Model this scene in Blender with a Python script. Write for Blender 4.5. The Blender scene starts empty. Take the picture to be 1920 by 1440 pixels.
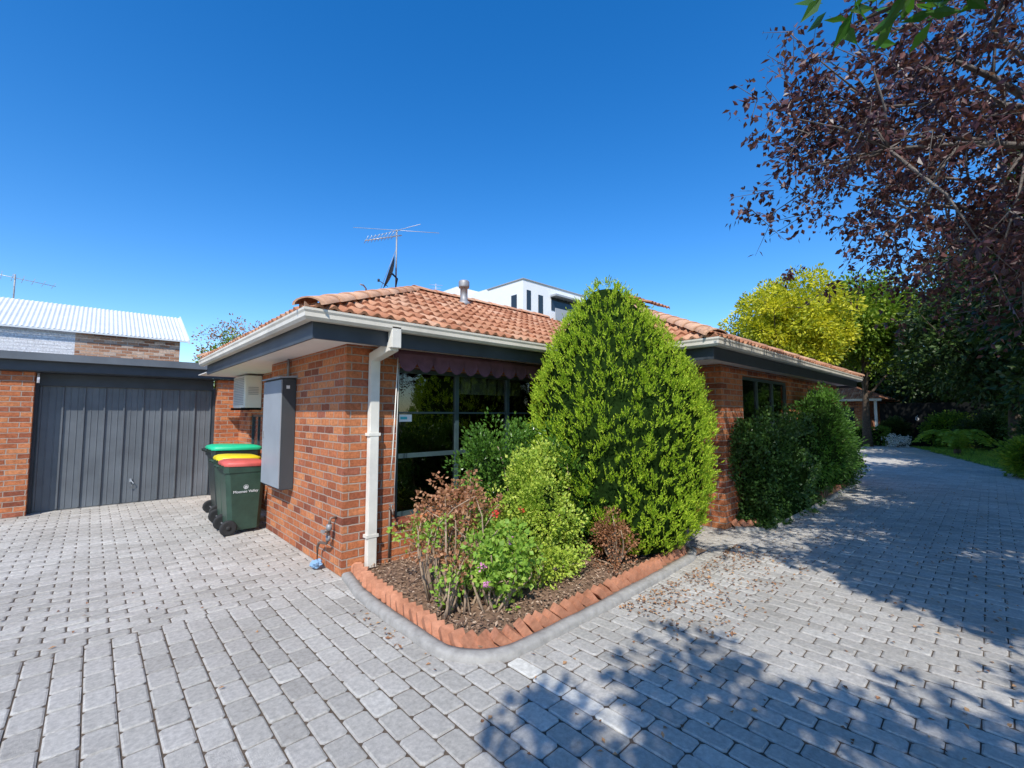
import bpy, bmesh, math, random
import numpy as np
from mathutils import Vector, noise
random.seed(7); RNG = np.random.default_rng(11)
scene = bpy.context.scene
COL = scene.collection
PI = math.pi

# ------------------------------------------------------------------ materials
def new_mat(name):
    m = bpy.data.materials.new(name); m.use_nodes = True
    nt = m.node_tree; nt.nodes.clear()
    out = nt.nodes.new('ShaderNodeOutputMaterial')
    b = nt.nodes.new('ShaderNodeBsdfPrincipled')
    nt.links.new(b.outputs[0], out.inputs[0])
    return m, nt, b, out
def N(nt, t, **kw):
    n = nt.nodes.new(t)
    for k, v in kw.items(): setattr(n, k, v)
    return n
def ramp(nt, stops, src, interp='LINEAR'):
    r = N(nt, 'ShaderNodeValToRGB'); cr = r.color_ramp; cr.interpolation = interp
    while len(cr.elements) < len(stops): cr.elements.new(0.5)
    for e, (p, c) in zip(cr.elements, stops):
        e.position = p; e.color = (*c, 1) if len(c) == 3 else c
    nt.links.new(src, r.inputs[0]); return r.outputs[0]
def math_(nt, op, a, b=None, c=None):
    n = N(nt, 'ShaderNodeMath', operation=op)
    for i, v in enumerate((a, b, c)):
        if v is None: continue
        if isinstance(v, (int, float)): n.inputs[i].default_value = v
        else: nt.links.new(v, n.inputs[i])
    return n.outputs[0]
def mixc(nt, mode, fac, a, b):
    n = N(nt, 'ShaderNodeMix', data_type='RGBA', blend_type=mode)
    for s, v in ((n.inputs[0], fac), (n.inputs[6], a), (n.inputs[7], b)):
        if isinstance(v, (int, float)): s.default_value = v
        elif isinstance(v, tuple): s.default_value = (*v, 1)
        else: nt.links.new(v, s)
    return n.outputs[2]
def objco(nt): return N(nt, 'ShaderNodeTexCoord').outputs['Object']
def noise_(nt, co, scale, detail=4, rough=.6):
    n = N(nt, 'ShaderNodeTexNoise'); n.inputs['Scale'].default_value = scale
    n.inputs['Detail'].default_value = detail; n.inputs['Roughness'].default_value = rough
    if co is not None: nt.links.new(co, n.inputs['Vector'])
    return n.outputs['Fac']
def bump_(nt, b, h, strength, dist):
    n = N(nt, 'ShaderNodeBump'); n.inputs['Strength'].default_value = strength; n.inputs['Distance'].default_value = dist
    nt.links.new(h, n.inputs['Height']); nt.links.new(n.outputs[0], b.inputs['Normal'])

def plain(name, col, rough=.5, metal=0, var=.25, scale=6, bump=0.0, spec=.5):
    m, nt, b, o = new_mat(name)
    co = objco(nt); f = noise_(nt, co, scale, 6)
    d = tuple(c*(1-var) for c in col); l = tuple(min(1, c*(1+var*.6)) for c in col)
    c = ramp(nt, [(.3, d), (.7, l)], f)
    nt.links.new(c, b.inputs['Base Color'])
    b.inputs['Roughness'].default_value = rough; b.inputs['Metallic'].default_value = metal
    b.inputs['Specular IOR Level'].default_value = spec
    if bump: bump_(nt, b, noise_(nt, co, scale*12, 5), bump, .01)
    return m

def brick_mat(name, stops, mortar, bw=.235, bh=.082, ms=.008, dirt=.35):
    m, nt, b, o = new_mat(name)
    co = objco(nt); s = N(nt, 'ShaderNodeSeparateXYZ'); nt.links.new(co, s.inputs[0])
    u = math_(nt, 'ADD', s.outputs[0], s.outputs[1]); u = math_(nt, 'ADD', u, 50.0)
    v = math_(nt, 'ADD', s.outputs[2], 20*bh)
    wob = noise_(nt, co, 9, 2)
    u = math_(nt, 'ADD', u, math_(nt, 'MULTIPLY', math_(nt, 'SUBTRACT', wob, .5), .018))
    v = math_(nt, 'ADD', v, math_(nt, 'MULTIPLY', math_(nt, 'SUBTRACT', noise_(nt, co, 13, 3), .5), .016))
    cmb = N(nt, 'ShaderNodeCombineXYZ'); nt.links.new(u, cmb.inputs[0]); nt.links.new(v, cmb.inputs[1])
    bt = N(nt, 'ShaderNodeTexBrick'); nt.links.new(cmb.outputs[0], bt.inputs['Vector'])
    bt.inputs['Scale'].default_value = 1; bt.inputs['Mortar Size'].default_value = ms
    bt.inputs['Mortar Smooth'].default_value = .35; bt.inputs['Brick Width'].default_value = bw
    bt.inputs['Row Height'].default_value = bh; bt.offset = .5; bt.offset_frequency = 2
    fac = bt.outputs['Fac']
    row = math_(nt, 'FLOOR', math_(nt, 'DIVIDE', v, bh))
    even = math_(nt, 'SUBTRACT', 1.0, math_(nt, 'MODULO', row, 2.0))
    uu = math_(nt, 'ADD', u, math_(nt, 'MULTIPLY', even, bw*.5))
    bid = math_(nt, 'FLOOR', math_(nt, 'DIVIDE', uu, bw))
    c2 = N(nt, 'ShaderNodeCombineXYZ'); nt.links.new(bid, c2.inputs[0]); nt.links.new(row, c2.inputs[1])
    wn = N(nt, 'ShaderNodeTexWhiteNoise'); wn.noise_dimensions = '2D'; nt.links.new(c2.outputs[0], wn.inputs['Vector'])
    col = ramp(nt, stops, wn.outputs['Value'])
    n1 = noise_(nt, co, 28, 6, .7)
    col = mixc(nt, 'MULTIPLY', .7, col, ramp(nt, [(.3, (.42, .36, .36)), (.62, (1.16, 1.16, 1.16))], n1))
    n2 = noise_(nt, co, 1.7, 4)
    col = mixc(nt, 'MULTIPLY', dirt, col, ramp(nt, [(.35, (.5, .46, .46)), (.65, (1, 1, 1))], n2))
    col = mixc(nt, 'MIX', fac, col, mortar)
    nt.links.new(col, b.inputs['Base Color']); b.inputs['Roughness'].default_value = .9
    b.inputs['Specular IOR Level'].default_value = .2
    h = math_(nt, 'SUBTRACT', 1.0, fac); h = math_(nt, 'ADD', h, math_(nt, 'MULTIPLY', noise_(nt, co, 60, 6, .7), .7))
    h = math_(nt, 'ADD', h, math_(nt, 'MULTIPLY', wn.outputs['Value'], .3))
    bump_(nt, b, h, 1.0, .018)
    return m

def island_mat(name, stops, rough=.85, nscale=25, nd=.45, bump=.3, spec=.25, patch=None, patch_scale=.8, bd=.006):
    m, nt, b, o = new_mat(name)
    g = N(nt, 'ShaderNodeNewGeometry'); co = objco(nt)
    col = ramp(nt, stops, g.outputs['Random Per Island'])
    n1 = noise_(nt, co, nscale, 6, .7)
    col = mixc(nt, 'MULTIPLY', nd, col, ramp(nt, [(.3, (.5, .5, .5)), (.65, (1.15, 1.15, 1.15))], n1))
    if patch:
        n2 = noise_(nt, co, patch_scale, 5, .65)
        col = mixc(nt, 'MULTIPLY', patch[0], col, ramp(nt, [(.38, patch[1]), (.62, (1, 1, 1))], n2))
    nt.links.new(col, b.inputs['Base Color']); b.inputs['Roughness'].default_value = rough
    b.inputs['Specular IOR Level'].default_value = spec
    if bump: bump_(nt, b, noise_(nt, co, nscale*5, 6, .7), bump, bd)
    return m

def leaf_mat(name, stops, trans=.3, clump=1.5, rough=.5, spec=.35, cd=.55):
    m, nt, b, o = new_mat(name)
    g = N(nt, 'ShaderNodeNewGeometry'); co = objco(nt)
    f = g.outputs['Random Per Island']
    n1 = noise_(nt, co, clump, 3)
    f2 = math_(nt, 'ADD', math_(nt, 'MULTIPLY', f, 1-cd), math_(nt, 'MULTIPLY', math_(nt, 'MULTIPLY_ADD', n1, 2.2, -.6), cd))
    col = ramp(nt, stops, f2)
    nt.links.new(col, b.inputs['Base Color']); b.inputs['Roughness'].default_value = rough
    b.inputs['Specular IOR Level'].default_value = spec
    t = N(nt, 'ShaderNodeBsdfTranslucent'); nt.links.new(mixc(nt, 'MULTIPLY', 1.0, col, (1.5, 1.5, .8)), t.inputs[0])
    mx = N(nt, 'ShaderNodeMixShader'); mx.inputs[0].default_value = trans
    nt.links.new(b.outputs[0], mx.inputs[1]); nt.links.new(t.outputs[0], mx.inputs[2]); nt.links.new(mx.outputs[0], o.inputs[0])
    return m

M = {}
M['brick'] = brick_mat('house brick', [(0, (.27, .085, .05)), (.2, (.46, .145, .065)), (.5, (.60, .205, .085)), (.8, (.70, .28, .12)), (.9, (.60, .20, .09)), (1, (.38, .13, .08))], (.46, .35, .28))
M['old_brick'] = brick_mat('old brick', [(0, (.32, .15, .09)), (.5, (.58, .33, .20)), (1, (.68, .52, .40))], (.55, .48, .41))
M['white_brick'] = brick_mat('painted brick', [(0, (.78, .78, .78)), (.5, (.82, .82, .82)), (1, (.80, .80, .80))], (.74, .74, .74), dirt=.1)
M['edge_brick'] = island_mat('edging brick', [(0, (.33, .12, .07)), (.5, (.48, .18, .10)), (1, (.55, .27, .16))], patch=(.5, (.45, .38, .34)), patch_scale=6)
M['paver'] = island_mat('grey paver', [(0, (.49, .46, .41)), (.35, (.56, .53, .475)), (.7, (.60, .565, .51)), (1, (.65, .62, .56))], nscale=34, nd=.62, bump=.9, bd=.010,
                        patch=(.45, (.62, .60, .57)), patch_scale=.5)
M['paver_light'] = island_mat('pale paver', [(0, (.60, .575, .51)), (1, (.66, .635, .57))], nscale=24, nd=.6)
M['joint'] = plain('joint sand', (.13, .10, .075), .95, scale=14, bump=.5, spec=.1)
M['soil'] = plain('distant soil', (.13, .12, .08), .95, scale=.4, spec=.1)
M['mulch'] = plain('mulch soil', (.28, .18, .12), .95, var=.5, scale=22, bump=1, spec=.1)
M['chips'] = island_mat('bark chip', [(0, (.12, .065, .045)), (.5, (.32, .20, .13)), (1, (.56, .42, .30))], nscale=40)
M['concrete'] = plain('kerb concrete', (.36, .34, .31), .9, var=.25, scale=14, bump=.6, spec=.2)
M['grass'] = leaf_mat('grass', [(0, (.10, .20, .02)), (1, (.32, .48, .06))], .3)
M['tile'] = island_mat('terracotta tile', [(0, (.42, .175, .095)), (.3, (.53, .24, .135)), (.7, (.59, .295, .17)), (1, (.64, .38, .25))], rough=.85, nscale=14, nd=.5, bump=.4,
                       patch=(.5, (.54, .49, .45)), patch_scale=1.2)
M['cap'] = island_mat('ridge tile', [(0, (.54, .28, .175)), (.5, (.62, .36, .23)), (1, (.68, .45, .31))], rough=.85, nscale=14, patch=(.5, (.55, .5, .46)), patch_scale=3)
M['gable_red'] = plain('dark red gable', (.20, .06, .04), .8, var=.3, spec=.2)
M['cream'] = plain('cream metal', (.70, .65, .55), .45, var=.18, scale=3)
M['pipe_white'] = plain('off white pipe', (.76, .73, .65), .5, var=.16, scale=4)
M['charcoal'] = plain('charcoal paint', (.045, .055, .067), .5, var=.25, scale=3)
M['soffit'] = plain('soffit', (.82, .78, .72), .7, var=.06, scale=2)
M['garage_grey'] = plain('garage steel', (.135, .15, .165), .42, var=.28, scale=1.6, spec=.4)
M['box_grey'] = plain('meter box grey', (.30, .33, .36), .45, var=.12, scale=2)
M['box_shaded'] = plain('meter box shaded side', (.05, .058, .065), .5, var=.12, scale=2)  # shade on the sunless side of the grey box, put into colour
M['white_plastic'] = plain('white plastic', (.82, .81, .77), .45, var=.06, scale=3)
M['grille'] = plain('grille grey', (.5, .5, .5), .5, var=.1)
M['frame'] = plain('teal grey frame', (.05, .082, .088), .35, var=.2)
M['blind'] = plain('cream blind', (.40, .39, .36), .8, var=.1)
M['maroon'] = plain('maroon canvas', (.13, .055, .075), .85, var=.3, scale=9)
M['bin_green'] = plain('bin green', (.03, .065, .045), .42, var=.25, scale=8)
M['bin_black'] = plain('bin black', (.022, .032, .03), .42, var=.2, scale=8)
M['lid_green'] = plain('lid green', (.02, .54, .28), .4, var=.15, scale=6)
M['lid_yellow'] = plain('lid yellow', (.82, .64, .02), .4, var=.12, scale=6)
M['lid_red'] = plain('lid red', (.60, .11, .09), .5, var=.2, scale=6)
M['rubber'] = plain('rubber', (.02, .02, .02), .8)
M['print'] = plain('white print', (.78, .78, .78), .6, var=.02)
M['teal'] = plain('teal print', (.05, .45, .5), .6, var=.02)
M['steel'] = plain('galvanised steel', (.33, .33, .33), .55, .35, var=.25, scale=20)
M['alu'] = plain('aluminium', (.50, .52, .54), .45, .5, var=.1)
M['copper'] = plain('weathered pipe', (.20, .15, .12), .55, .4, var=.3, scale=20)
M['dish'] = plain('dish dark grey', (.045, .05, .06), .6, spec=.2)
M['cloth_blue'] = plain('blue cloth', (.25, .42, .62), .8, var=.3, scale=30)
M['zinc'] = plain('white roof iron', (.68, .70, .69), .5, var=.1, scale=2)
M['white_wall'] = plain('white render', (.80, .80, .80), .8, var=.05, scale=.5)
M['grey_panel'] = plain('grey panel', (.33, .35, .37), .6, var=.08, scale=.5)
M['timber_dark'] = plain('dark timber', (.012, .013, .013), .8, var=.3, scale=3, spec=.1)
M['bark'] = plain('bark', (.19, .165, .15), .9, var=.45, scale=14, bump=.8, spec=.2)
M['bark_dark'] = plain('dark bark', (.10, .075, .055), .9, var=.4, scale=14, bump=.8, spec=.2)
M['stem'] = plain('woody stem', (.34, .24, .16), .9, var=.4, scale=18)
def glass_mat():
    m, nt, b, o = new_mat('window glass')
    t = N(nt, 'ShaderNodeBsdfTransparent'); t.inputs[0].default_value = (.7, .75, .75, 1)
    g = N(nt, 'ShaderNodeBsdfGlossy'); g.inputs['Roughness'].default_value = .02
    lw = N(nt, 'ShaderNodeLayerWeight'); lw.inputs[0].default_value = .3
    f = math_(nt, 'MULTIPLY_ADD', lw.outputs['Fresnel'], .9, .05)
    mx = N(nt, 'ShaderNodeMixShader'); nt.links.new(f, mx.inputs[0]); nt.links.new(t.outputs[0], mx.inputs[1]); nt.links.new(g.outputs[0], mx.inputs[2])
    nt.links.new(mx.outputs[0], o.inputs[0]); return m
M['glass'] = glass_mat()
M['glass_dim_room'] = plain('glass with painted dim room', (.03, .04, .05), .08, var=.1)  # opaque pane, the dimness of the room behind is in its colour
M['room_shade'] = plain('painted room shade', (.02, .019, .018), .9, spec=.1)  # near-black colour stands in for the unlit room behind the windows
M['conifer'] = leaf_mat('conifer foliage', [(0, (.055, .12, .010)), (.3, (.20, .34, .02)), (.55, (.42, .57, .035)), (.9, (.70, .79, .10)), (1, (.74, .81, .14))], .28, 11, cd=.4, spec=.2)
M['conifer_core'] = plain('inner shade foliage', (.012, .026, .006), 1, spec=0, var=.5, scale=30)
M['purple'] = leaf_mat('plum leaves', [(0, (.030, .013, .018)), (.45, (.078, .032, .036)), (.8, (.15, .066, .058)), (1, (.32, .19, .14))], .2, 1.5, rough=.4, cd=.3)
M['green_big'] = leaf_mat('bright green leaves', [(0, (.02, .06, .01)), (.6, (.05, .15, .02)), (1, (.14, .30, .03))], .35, 2, rough=.3)
M['shade_leaf'] = leaf_mat('dense street tree leaves', [(0, (.015, .04, .01)), (.6, (.04, .09, .02)), (1, (.08, .16, .03))], .08, 2, rough=.4)
M['yellow_tree'] = leaf_mat('golden leaves', [(0, (.07, .13, .012)), (.35, (.32, .36, .02)), (.65, (.64, .60, .035)), (1, (.84, .75, .08))], .35, 1.3)
M['dark_tree'] = leaf_mat('dark green leaves', [(0, (.011, .026, .007)), (.6, (.036, .072, .015)), (1, (.11, .18, .035))], .22, .7)
M['mid_tree'] = leaf_mat('mid green leaves', [(0, (.03, .07, .01)), (.5, (.13, .23, .02)), (1, (.44, .50, .05))], .3, .9)
M['hedge'] = leaf_mat('hedge leaves', [(0, (.016, .045, .012)), (.55, (.05, .11, .023)), (1, (.14, .25, .055))], .2, 3, rough=.35)
M['fern_green'] = leaf_mat('feathery green', [(0, (.025, .07, .01)), (.6, (.08, .19, .022)), (1, (.20, .37, .05))], .25, 3)
M['shrub_dark'] = leaf_mat('glossy shrub leaves', [(0, (.03, .075, .014)), (.6, (.085, .19, .025)), (1, (.22, .36, .06))], .2, 4, rough=.3)
M['variegated'] = leaf_mat('variegated leaves', [(0, (.07, .14, .015)), (.4, (.28, .40, .04)), (.75, (.56, .63, .10)), (1, (.78, .79, .30))], .25, 6)
M['geranium'] = leaf_mat('geranium leaves', [(0, (.10, .19, .02)), (.5, (.24, .40, .05)), (1, (.50, .58, .12))], .3, 5)
M['russet'] = leaf_mat('russet leaves', [(0, (.12, .055, .025)), (.5, (.36, .16, .08)), (.85, (.55, .31, .17)), (1, (.34, .34, .08))], .25, 5)
M['litter'] = island_mat('dry leaves', [(0, (.14, .07, .04)), (.5, (.32, .16, .08)), (1, (.46, .28, .14))], nd=.2, bump=0)
M['petal_red'] = plain('red petals', (.62, .05, .03), .5); M['petal_pink'] = plain('pink petals', (.68, .26, .48), .5); M['petal_white'] = plain('white petals', (.7, .7, .62), .6)

# ------------------------------------------------------------------ mesh helpers
class MB:
    def __init__(s): s.v = []; s.f = []; s.sm = []
    def quad(s, *p):
        i = len(s.v); s.v += [tuple(q) for q in p]; s.f.append(tuple(range(i, i+len(p)))); s.sm.append(False)
    def box(s, x0, x1, y0, y1, z0, z1):
        i = len(s.v)
        s.v += [(x0,y0,z0),(x1,y0,z0),(x1,y1,z0),(x0,y1,z0),(x0,y0,z1),(x1,y0,z1),(x1,y1,z1),(x0,y1,z1)]
        for f in ((0,3,2,1),(4,5,6,7),(0,1,5,4),(1,2,6,5),(2,3,7,6),(3,0,4,7)): s.f.append(tuple(i+k for k in f)); s.sm.append(False)
        return s
    def hexa(s, pts):
        i = len(s.v); s.v += [tuple(p) for p in pts]
        for f in ((0,3,2,1),(4,5,6,7),(0,1,5,4),(1,2,6,5),(2,3,7,6),(3,0,4,7)): s.f.append(tuple(i+k for k in f)); s.sm.append(False)
        return s
    def tube(s, pts, r, n=8, cap=True):
        pts = [Vector(p) for p in pts]
        rs = r if isinstance(r, (list, tuple)) else [r]*len(pts)
        base = len(s.v); ref = None
        for k, p in enumerate(pts):
            d = (pts[min(k+1, len(pts)-1)] - pts[max(k-1, 0)])
            if d.length < 1e-9: d = Vector((0,0,1))
            d.normalize()
            if ref is None: ref = Vector((0,0,1)) if abs(d.z) < .9 else Vector((1,0,0))
            a = d.cross(ref); 
            if a.length < 1e-6: a = d.orthogonal()
            a.normalize(); b = a.cross(d)
            for j in range(n):
                t = 2*PI*j/n; s.v.append(tuple(p + (a*math.cos(t)+b*math.sin(t))*rs[k]))
        for k in range(len(pts)-1):
            for j in range(n):
                j2 = (j+1) % n; s.f.append((base+k*n+j, base+k*n+j2, base+(k+1)*n+j2, base+(k+1)*n+j)); s.sm.append(True)
        if cap:
            s.f.append(tuple(base+j for j in range(n))[::-1]); s.sm.append(False)
            e = base+(len(pts)-1)*n; s.f.append(tuple(e+j for j in range(n))); s.sm.append(False)
        return s
    def lathe(s, c, prof, n=20, axis='z'):
        base = len(s.v); m = len(prof)
        for (r, h) in prof:
            for j in range(n):
                t = 2*PI*j/n; a, b = r*math.cos(t), r*math.sin(t)
                q = {'z': (a, b, h), 'x': (h, a, b), 'y': (a, h, b)}[axis]
                s.v.append((c[0]+q[0], c[1]+q[1], c[2]+q[2]))
        for k in range(m-1):
            for j in range(n):
                j2 = (j+1) % n; s.f.append((base+k*n+j, base+k*n+j2, base+(k+1)*n+j2, base+(k+1)*n+j)); s.sm.append(True)
        return s
    def build(s, name, mat, parent=None, bevel=0, fixn=True):
        me = bpy.data.meshes.new(name)
        off = Vector(parent_loc(parent)) if parent else Vector((0,0,0))
        me.from_pydata([(a-off.x, b-off.y, c-off.z) for a, b, c in s.v], [], s.f)
        me.polygons.foreach_set('use_smooth', s.sm)
        if fixn or bevel:
            bm = bmesh.new(); bm.from_mesh(me)
            if bevel:
                bmesh.ops.bevel(bm, geom=[e for e in bm.edges if len(e.link_faces) == 2 and e.calc_face_angle(0) > .5], offset=bevel, segments=2, affect='EDGES', clamp_overlap=True)
            bmesh.ops.recalc_face_normals(bm, faces=bm.faces[:]); bm.to_mesh(me); bm.free()
        me.materials.append(mat)
        o = bpy.data.objects.new(name, me); COL.objects.link(o)
        if parent: o.parent = parent
        return o
def parent_loc(p):
    v = Vector((0,0,0))
    while p is not None: v += p.location; p = p.parent
    return v
def tag(o, label=None, cat=None, group=None, kind=None):
    if label: o['label'] = label
    if cat: o['category'] = cat
    if group: o['group'] = group
    if kind: o['kind'] = kind
    return o
def thing(name, label, cat, loc, group=None):
    o = bpy.data.objects.new(name, None); o.empty_display_size = .2; COL.objects.link(o); o.location = loc
    return tag(o, label, cat, group)
def struct(o, label=None):
    o['kind'] = 'structure'
    if label: o['label'] = label
    return o
def norm(a): return a/np.maximum(np.linalg.norm(a, axis=1, keepdims=True), 1e-9)
def leaf_mesh(name, C, A, L, W, mat, parent=None, fold=.35, flat=False):
    n = len(C); A = norm(A); R = RNG.normal(size=(n, 3))
    if flat: R = np.tile(np.array([[0, 0, 1.]]), (n, 1)) + .25*R
    S = norm(np.cross(A, R)); Nn = np.cross(S, A)
    L = np.asarray(L).reshape(-1, 1)*np.ones((n, 1)); W = np.asarray(W).reshape(-1, 1)*np.ones((n, 1))
    V = np.stack([C, C+A*L*.45+S*W*.5+Nn*W*fold*.5, C+A*L, C+A*L*.45-S*W*.5+Nn*W*fold*.5], axis=1).reshape(-1, 3)
    if parent is not None: V = V - np.array(parent_loc(parent))
    me = bpy.data.meshes.new(name)
    F = np.arange(4*n).reshape(-1, 4)
    me.from_pydata(V.tolist(), [], F.tolist()); me.materials.append(mat)
    o = bpy.data.objects.new(name, me); COL.objects.link(o)
    if parent is not None: o.parent = parent
    return o
def ball(n): 
    d = norm(RNG.normal(size=(n, 3))); return d
def clumps(center, radii, K, shell=.55, zmin=None, lump_a=.28, lump_s=1.7):
    d = ball(K*2); r = (shell+(1-shell)*RNG.random((K*2, 1)))
    lump = np.array([1+lump_a*noise.noise(Vector((float(a)*lump_s+center[0], float(b)*lump_s, float(c)*lump_s))) for a, b, c in d]).reshape(-1, 1)
    P = np.array(center)+d*r*lump*np.array(radii)
    if zmin is not None: P = P[P[:, 2] > zmin]
    return P[:K]
def cloud(P, per, cr, out_center=None, outw=.6, zsq=1.0):
    K = len(P); C = np.repeat(P, per, axis=0); d = ball(K*per)
    off = d*(RNG.random((K*per, 1))**.45)*cr*np.array([1, 1, zsq])
    A = d*1.0
    if out_center is not None: A = A+outw*norm(C-np.array(out_center))
    return C+off, A
def twig_cloud(P, nt_, nl, tl, center, droop=.2):
    K = len(P); B = np.repeat(P, nt_, 0); D = norm(ball(K*nt_)+.7*norm(B-np.array(center))); D[:, 2] -= droop; D = norm(D)
    Ln = tl*(.6+.8*RNG.random((K*nt_, 1)))
    ends = B+D*Ln
    C = np.repeat(B, nl, 0); DD = np.repeat(D, nl, 0); LL = np.repeat(Ln, nl, 0)
    s = np.tile((np.arange(nl)+.5)/nl, K*nt_).reshape(-1, 1)+.05*RNG.normal(size=(K*nt_*nl, 1))
    side = norm(np.cross(DD, ball(len(C))))
    C = C+DD*LL*s+side*.012; A = DD*.5+side; A[:, 2] -= .35
    return C, A, B, ends
def stems(mb, base, P, r0, r1=.004, n=5, bend=.15, steps=5):
    b = Vector(base)
    for p in P:
        p = Vector(p); pts = []; rs = []
        side = Vector((random.uniform(-1,1), random.uniform(-1,1), random.uniform(-.2,.6)))*bend*(p-b).length
        for k in range(steps+1):
            t = k/steps; q = b.lerp(p, t)+side*math.sin(PI*t); q.z = b.z+(p.z-b.z)*(t**.9)+side.z*math.sin(PI*t)
            pts.append(q); rs.append(r0*(1-t)+r1*t)
        mb.tube(pts, rs, n)
def blob(name, center, radii, f0, parent, seed=0):
    bm = bmesh.new(); bmesh.ops.create_icosphere(bm, subdivisions=4, radius=1)
    for v in bm.verts:
        f = f0*(1+.25*noise.noise(v.co*2+Vector(center)))*(1+.10*noise.noise(v.co*9))
        v.co = Vector((v.co.x*radii[0]*f, v.co.y*radii[1]*f, v.co.z*radii[2]*f))
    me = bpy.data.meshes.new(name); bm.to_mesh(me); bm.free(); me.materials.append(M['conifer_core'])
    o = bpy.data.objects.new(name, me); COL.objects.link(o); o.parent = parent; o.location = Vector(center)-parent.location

def shrub(name, label, cat, base, center, radii, K, per, cr, L, W, mat, stem='stem', group=None, kindname='foliage', shell=.5, stem_n=8, core=None, zmin=.06, stem_r=.012, lump=.28, lump_s=1.7, extra=()):
    t = thing(name, label, cat, base, group)
    P = clumps(center, radii, K, shell, zmin, lump, lump_s)
    for (c2, r2, k2) in extra: P = np.concatenate([P, clumps(c2, r2, k2, .2, zmin)])
    C, A = cloud(P, per, cr, center, .8); A[:, 2] += .25
    k = C[:, 2] > .04; C, A = C[k], A[k]
    n = len(C); leaf_mesh(kindname, C, A, L*(.7+.6*RNG.random(n)), W*(.7+.6*RNG.random(n)), mat, t)
    mb = MB(); stems(mb, base, P[:stem_n], stem_r); mb.build('stem', M[stem], t, fixn=False)
    if core: blob('inner_foliage', center, radii, core, t)
    return t

def tree(name, label, base, th, center, radii, K, per, cr, L, W, mat, bark='bark_dark', group=None, tr=.16, shell=.35, hang=0, limbs=12, twigs=True, extra=(), twigmode=None, lump=.28):
    t = thing(name, label, 'tree', base, group)
    P = clumps(center, radii, K, shell, None, lump)
    for (c2, r2, k2) in extra: P = np.concatenate([P, clumps(c2, r2, k2, .15)])
    P = P[RNG.permutation(len(P))]
    mb = MB(); b = Vector(base); top = b+Vector((0, 0, th)); cc = Vector(center)
    if twigmode:
        ntw, nl, tl = twigmode; C, A, B, E = twig_cloud(P, ntw, nl, tl, center, hang)
        for q0, q1 in zip(B[::2], E[::2]): mb.tube([q0, q1], [.0045, .0015], 3, cap=False)
    else:
        C, A = cloud(P, per, cr, center, .4); A[:, 2] -= hang
    n = len(C); leaf_mesh('crown', C, A, L*(.7+.6*RNG.random(n)), W*(.7+.6*RNG.random(n)), mat, t)
    mb.tube([b, b.lerp(top, .5)+Vector((.05, .03, 0)), top, top.lerp(cc, .6)], [tr*1.25, tr, tr*.8, tr*.35], 10)
    L1 = []
    for i in range(limbs):
        p = Vector(P[i]); s = top.lerp(cc, random.uniform(0, .5)); sd = Vector((random.uniform(-.3,.3), random.uniform(-.3,.3), random.uniform(0,.4)))
        pts = [s.lerp(p, k/6)+sd*math.sin(PI*k/6) for k in range(7)]
        mb.tube(pts, [tr*.34*(1-k/6)+.009 for k in range(7)], 7); L1.append(pts)
    if twigs:
        allp = [q for pts in L1 for q in pts[1:]]
        for p in P[limbs:limbs+(300 if twigmode else 110)]:
            p = Vector(p); s = min(allp, key=lambda q: (q-p).length)
            m = s.lerp(p, .5)+Vector((random.uniform(-.08,.08), random.uniform(-.08,.08), random.uniform(-.05,.1)))
            mb.tube([s, m, p], [.012, .008, .004], 4)
    mb.build('trunk', M[bark], t, fixn=False)
    return t

def text(name, body, size, loc, rot, mat, parent, align='CENTER'):
    cu = bpy.data.curves.new(name, 'FONT'); cu.body = body; cu.size = size; cu.align_x = align; cu.extrude = .0008
    o = bpy.data.objects.new(name, cu); COL.objects.link(o)
    dg = bpy.context.evaluated_depsgraph_get(); me = bpy.data.meshes.new_from_object(o.evaluated_get(dg))
    bpy.data.objects.remove(o); me.materials.clear(); me.materials.append(mat)
    o = bpy.data.objects.new(name, me); COL.objects.link(o); o.parent = parent
    o.location = Vector(loc)-parent_loc(parent); o.rotation_euler = rot; return o

# ------------------------------------------------------------------ ground
mb = MB(); mb.quad((-200,-200,-.05),(200,-200,-.05),(200,200,-.05),(-200,200,-.05)); struct(mb.build('ground', M['soil'], fixn=False))
mb = MB(); mb.quad((-12,-8,-.009),(36,-8,-.009),(36,14,-.009),(-12,14,-.009)); struct(mb.build('joint_bed', M['joint'], fixn=False))

def edge_right(x):
    if x < 17: return -.75
    return -.75+(x-17)*.28
def pavers(mb, x0, x1, y0, y1, lx, ly, stagger_axis, keep, g=.0042):
    ch = .009
    if stagger_axis == 'y':
        ncol = int(round((x1-x0)/lx)); 
        for i in range(ncol):
            ya = y0-(ly/2 if i % 2 else 0)
            for j in range(int((y1-y0)/ly)+2):
                yb = ya+j*ly; a0, a1 = x0+i*lx, x0+(i+1)*lx; b0, b1 = max(yb, y0), min(yb+ly, y1)
                if b1-b0 > .04: one(mb, a0+g, a1-g, b0+g, b1-g, ch, keep)
    else:
        nrow = int(round((y1-y0)/ly))
        for j in range(nrow):
            xa = x0-(lx/2 if j % 2 else 0)
            for i in range(int((x1-x0)/lx)+2):
                xb = xa+i*lx; a0, a1 = max(xb, x0), min(xb+lx, x1)
                if a1-a0 > .04: one(mb, a0+g, a1-g, y0+j*ly+g, y0+(j+1)*ly-g, ch, keep)
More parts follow.
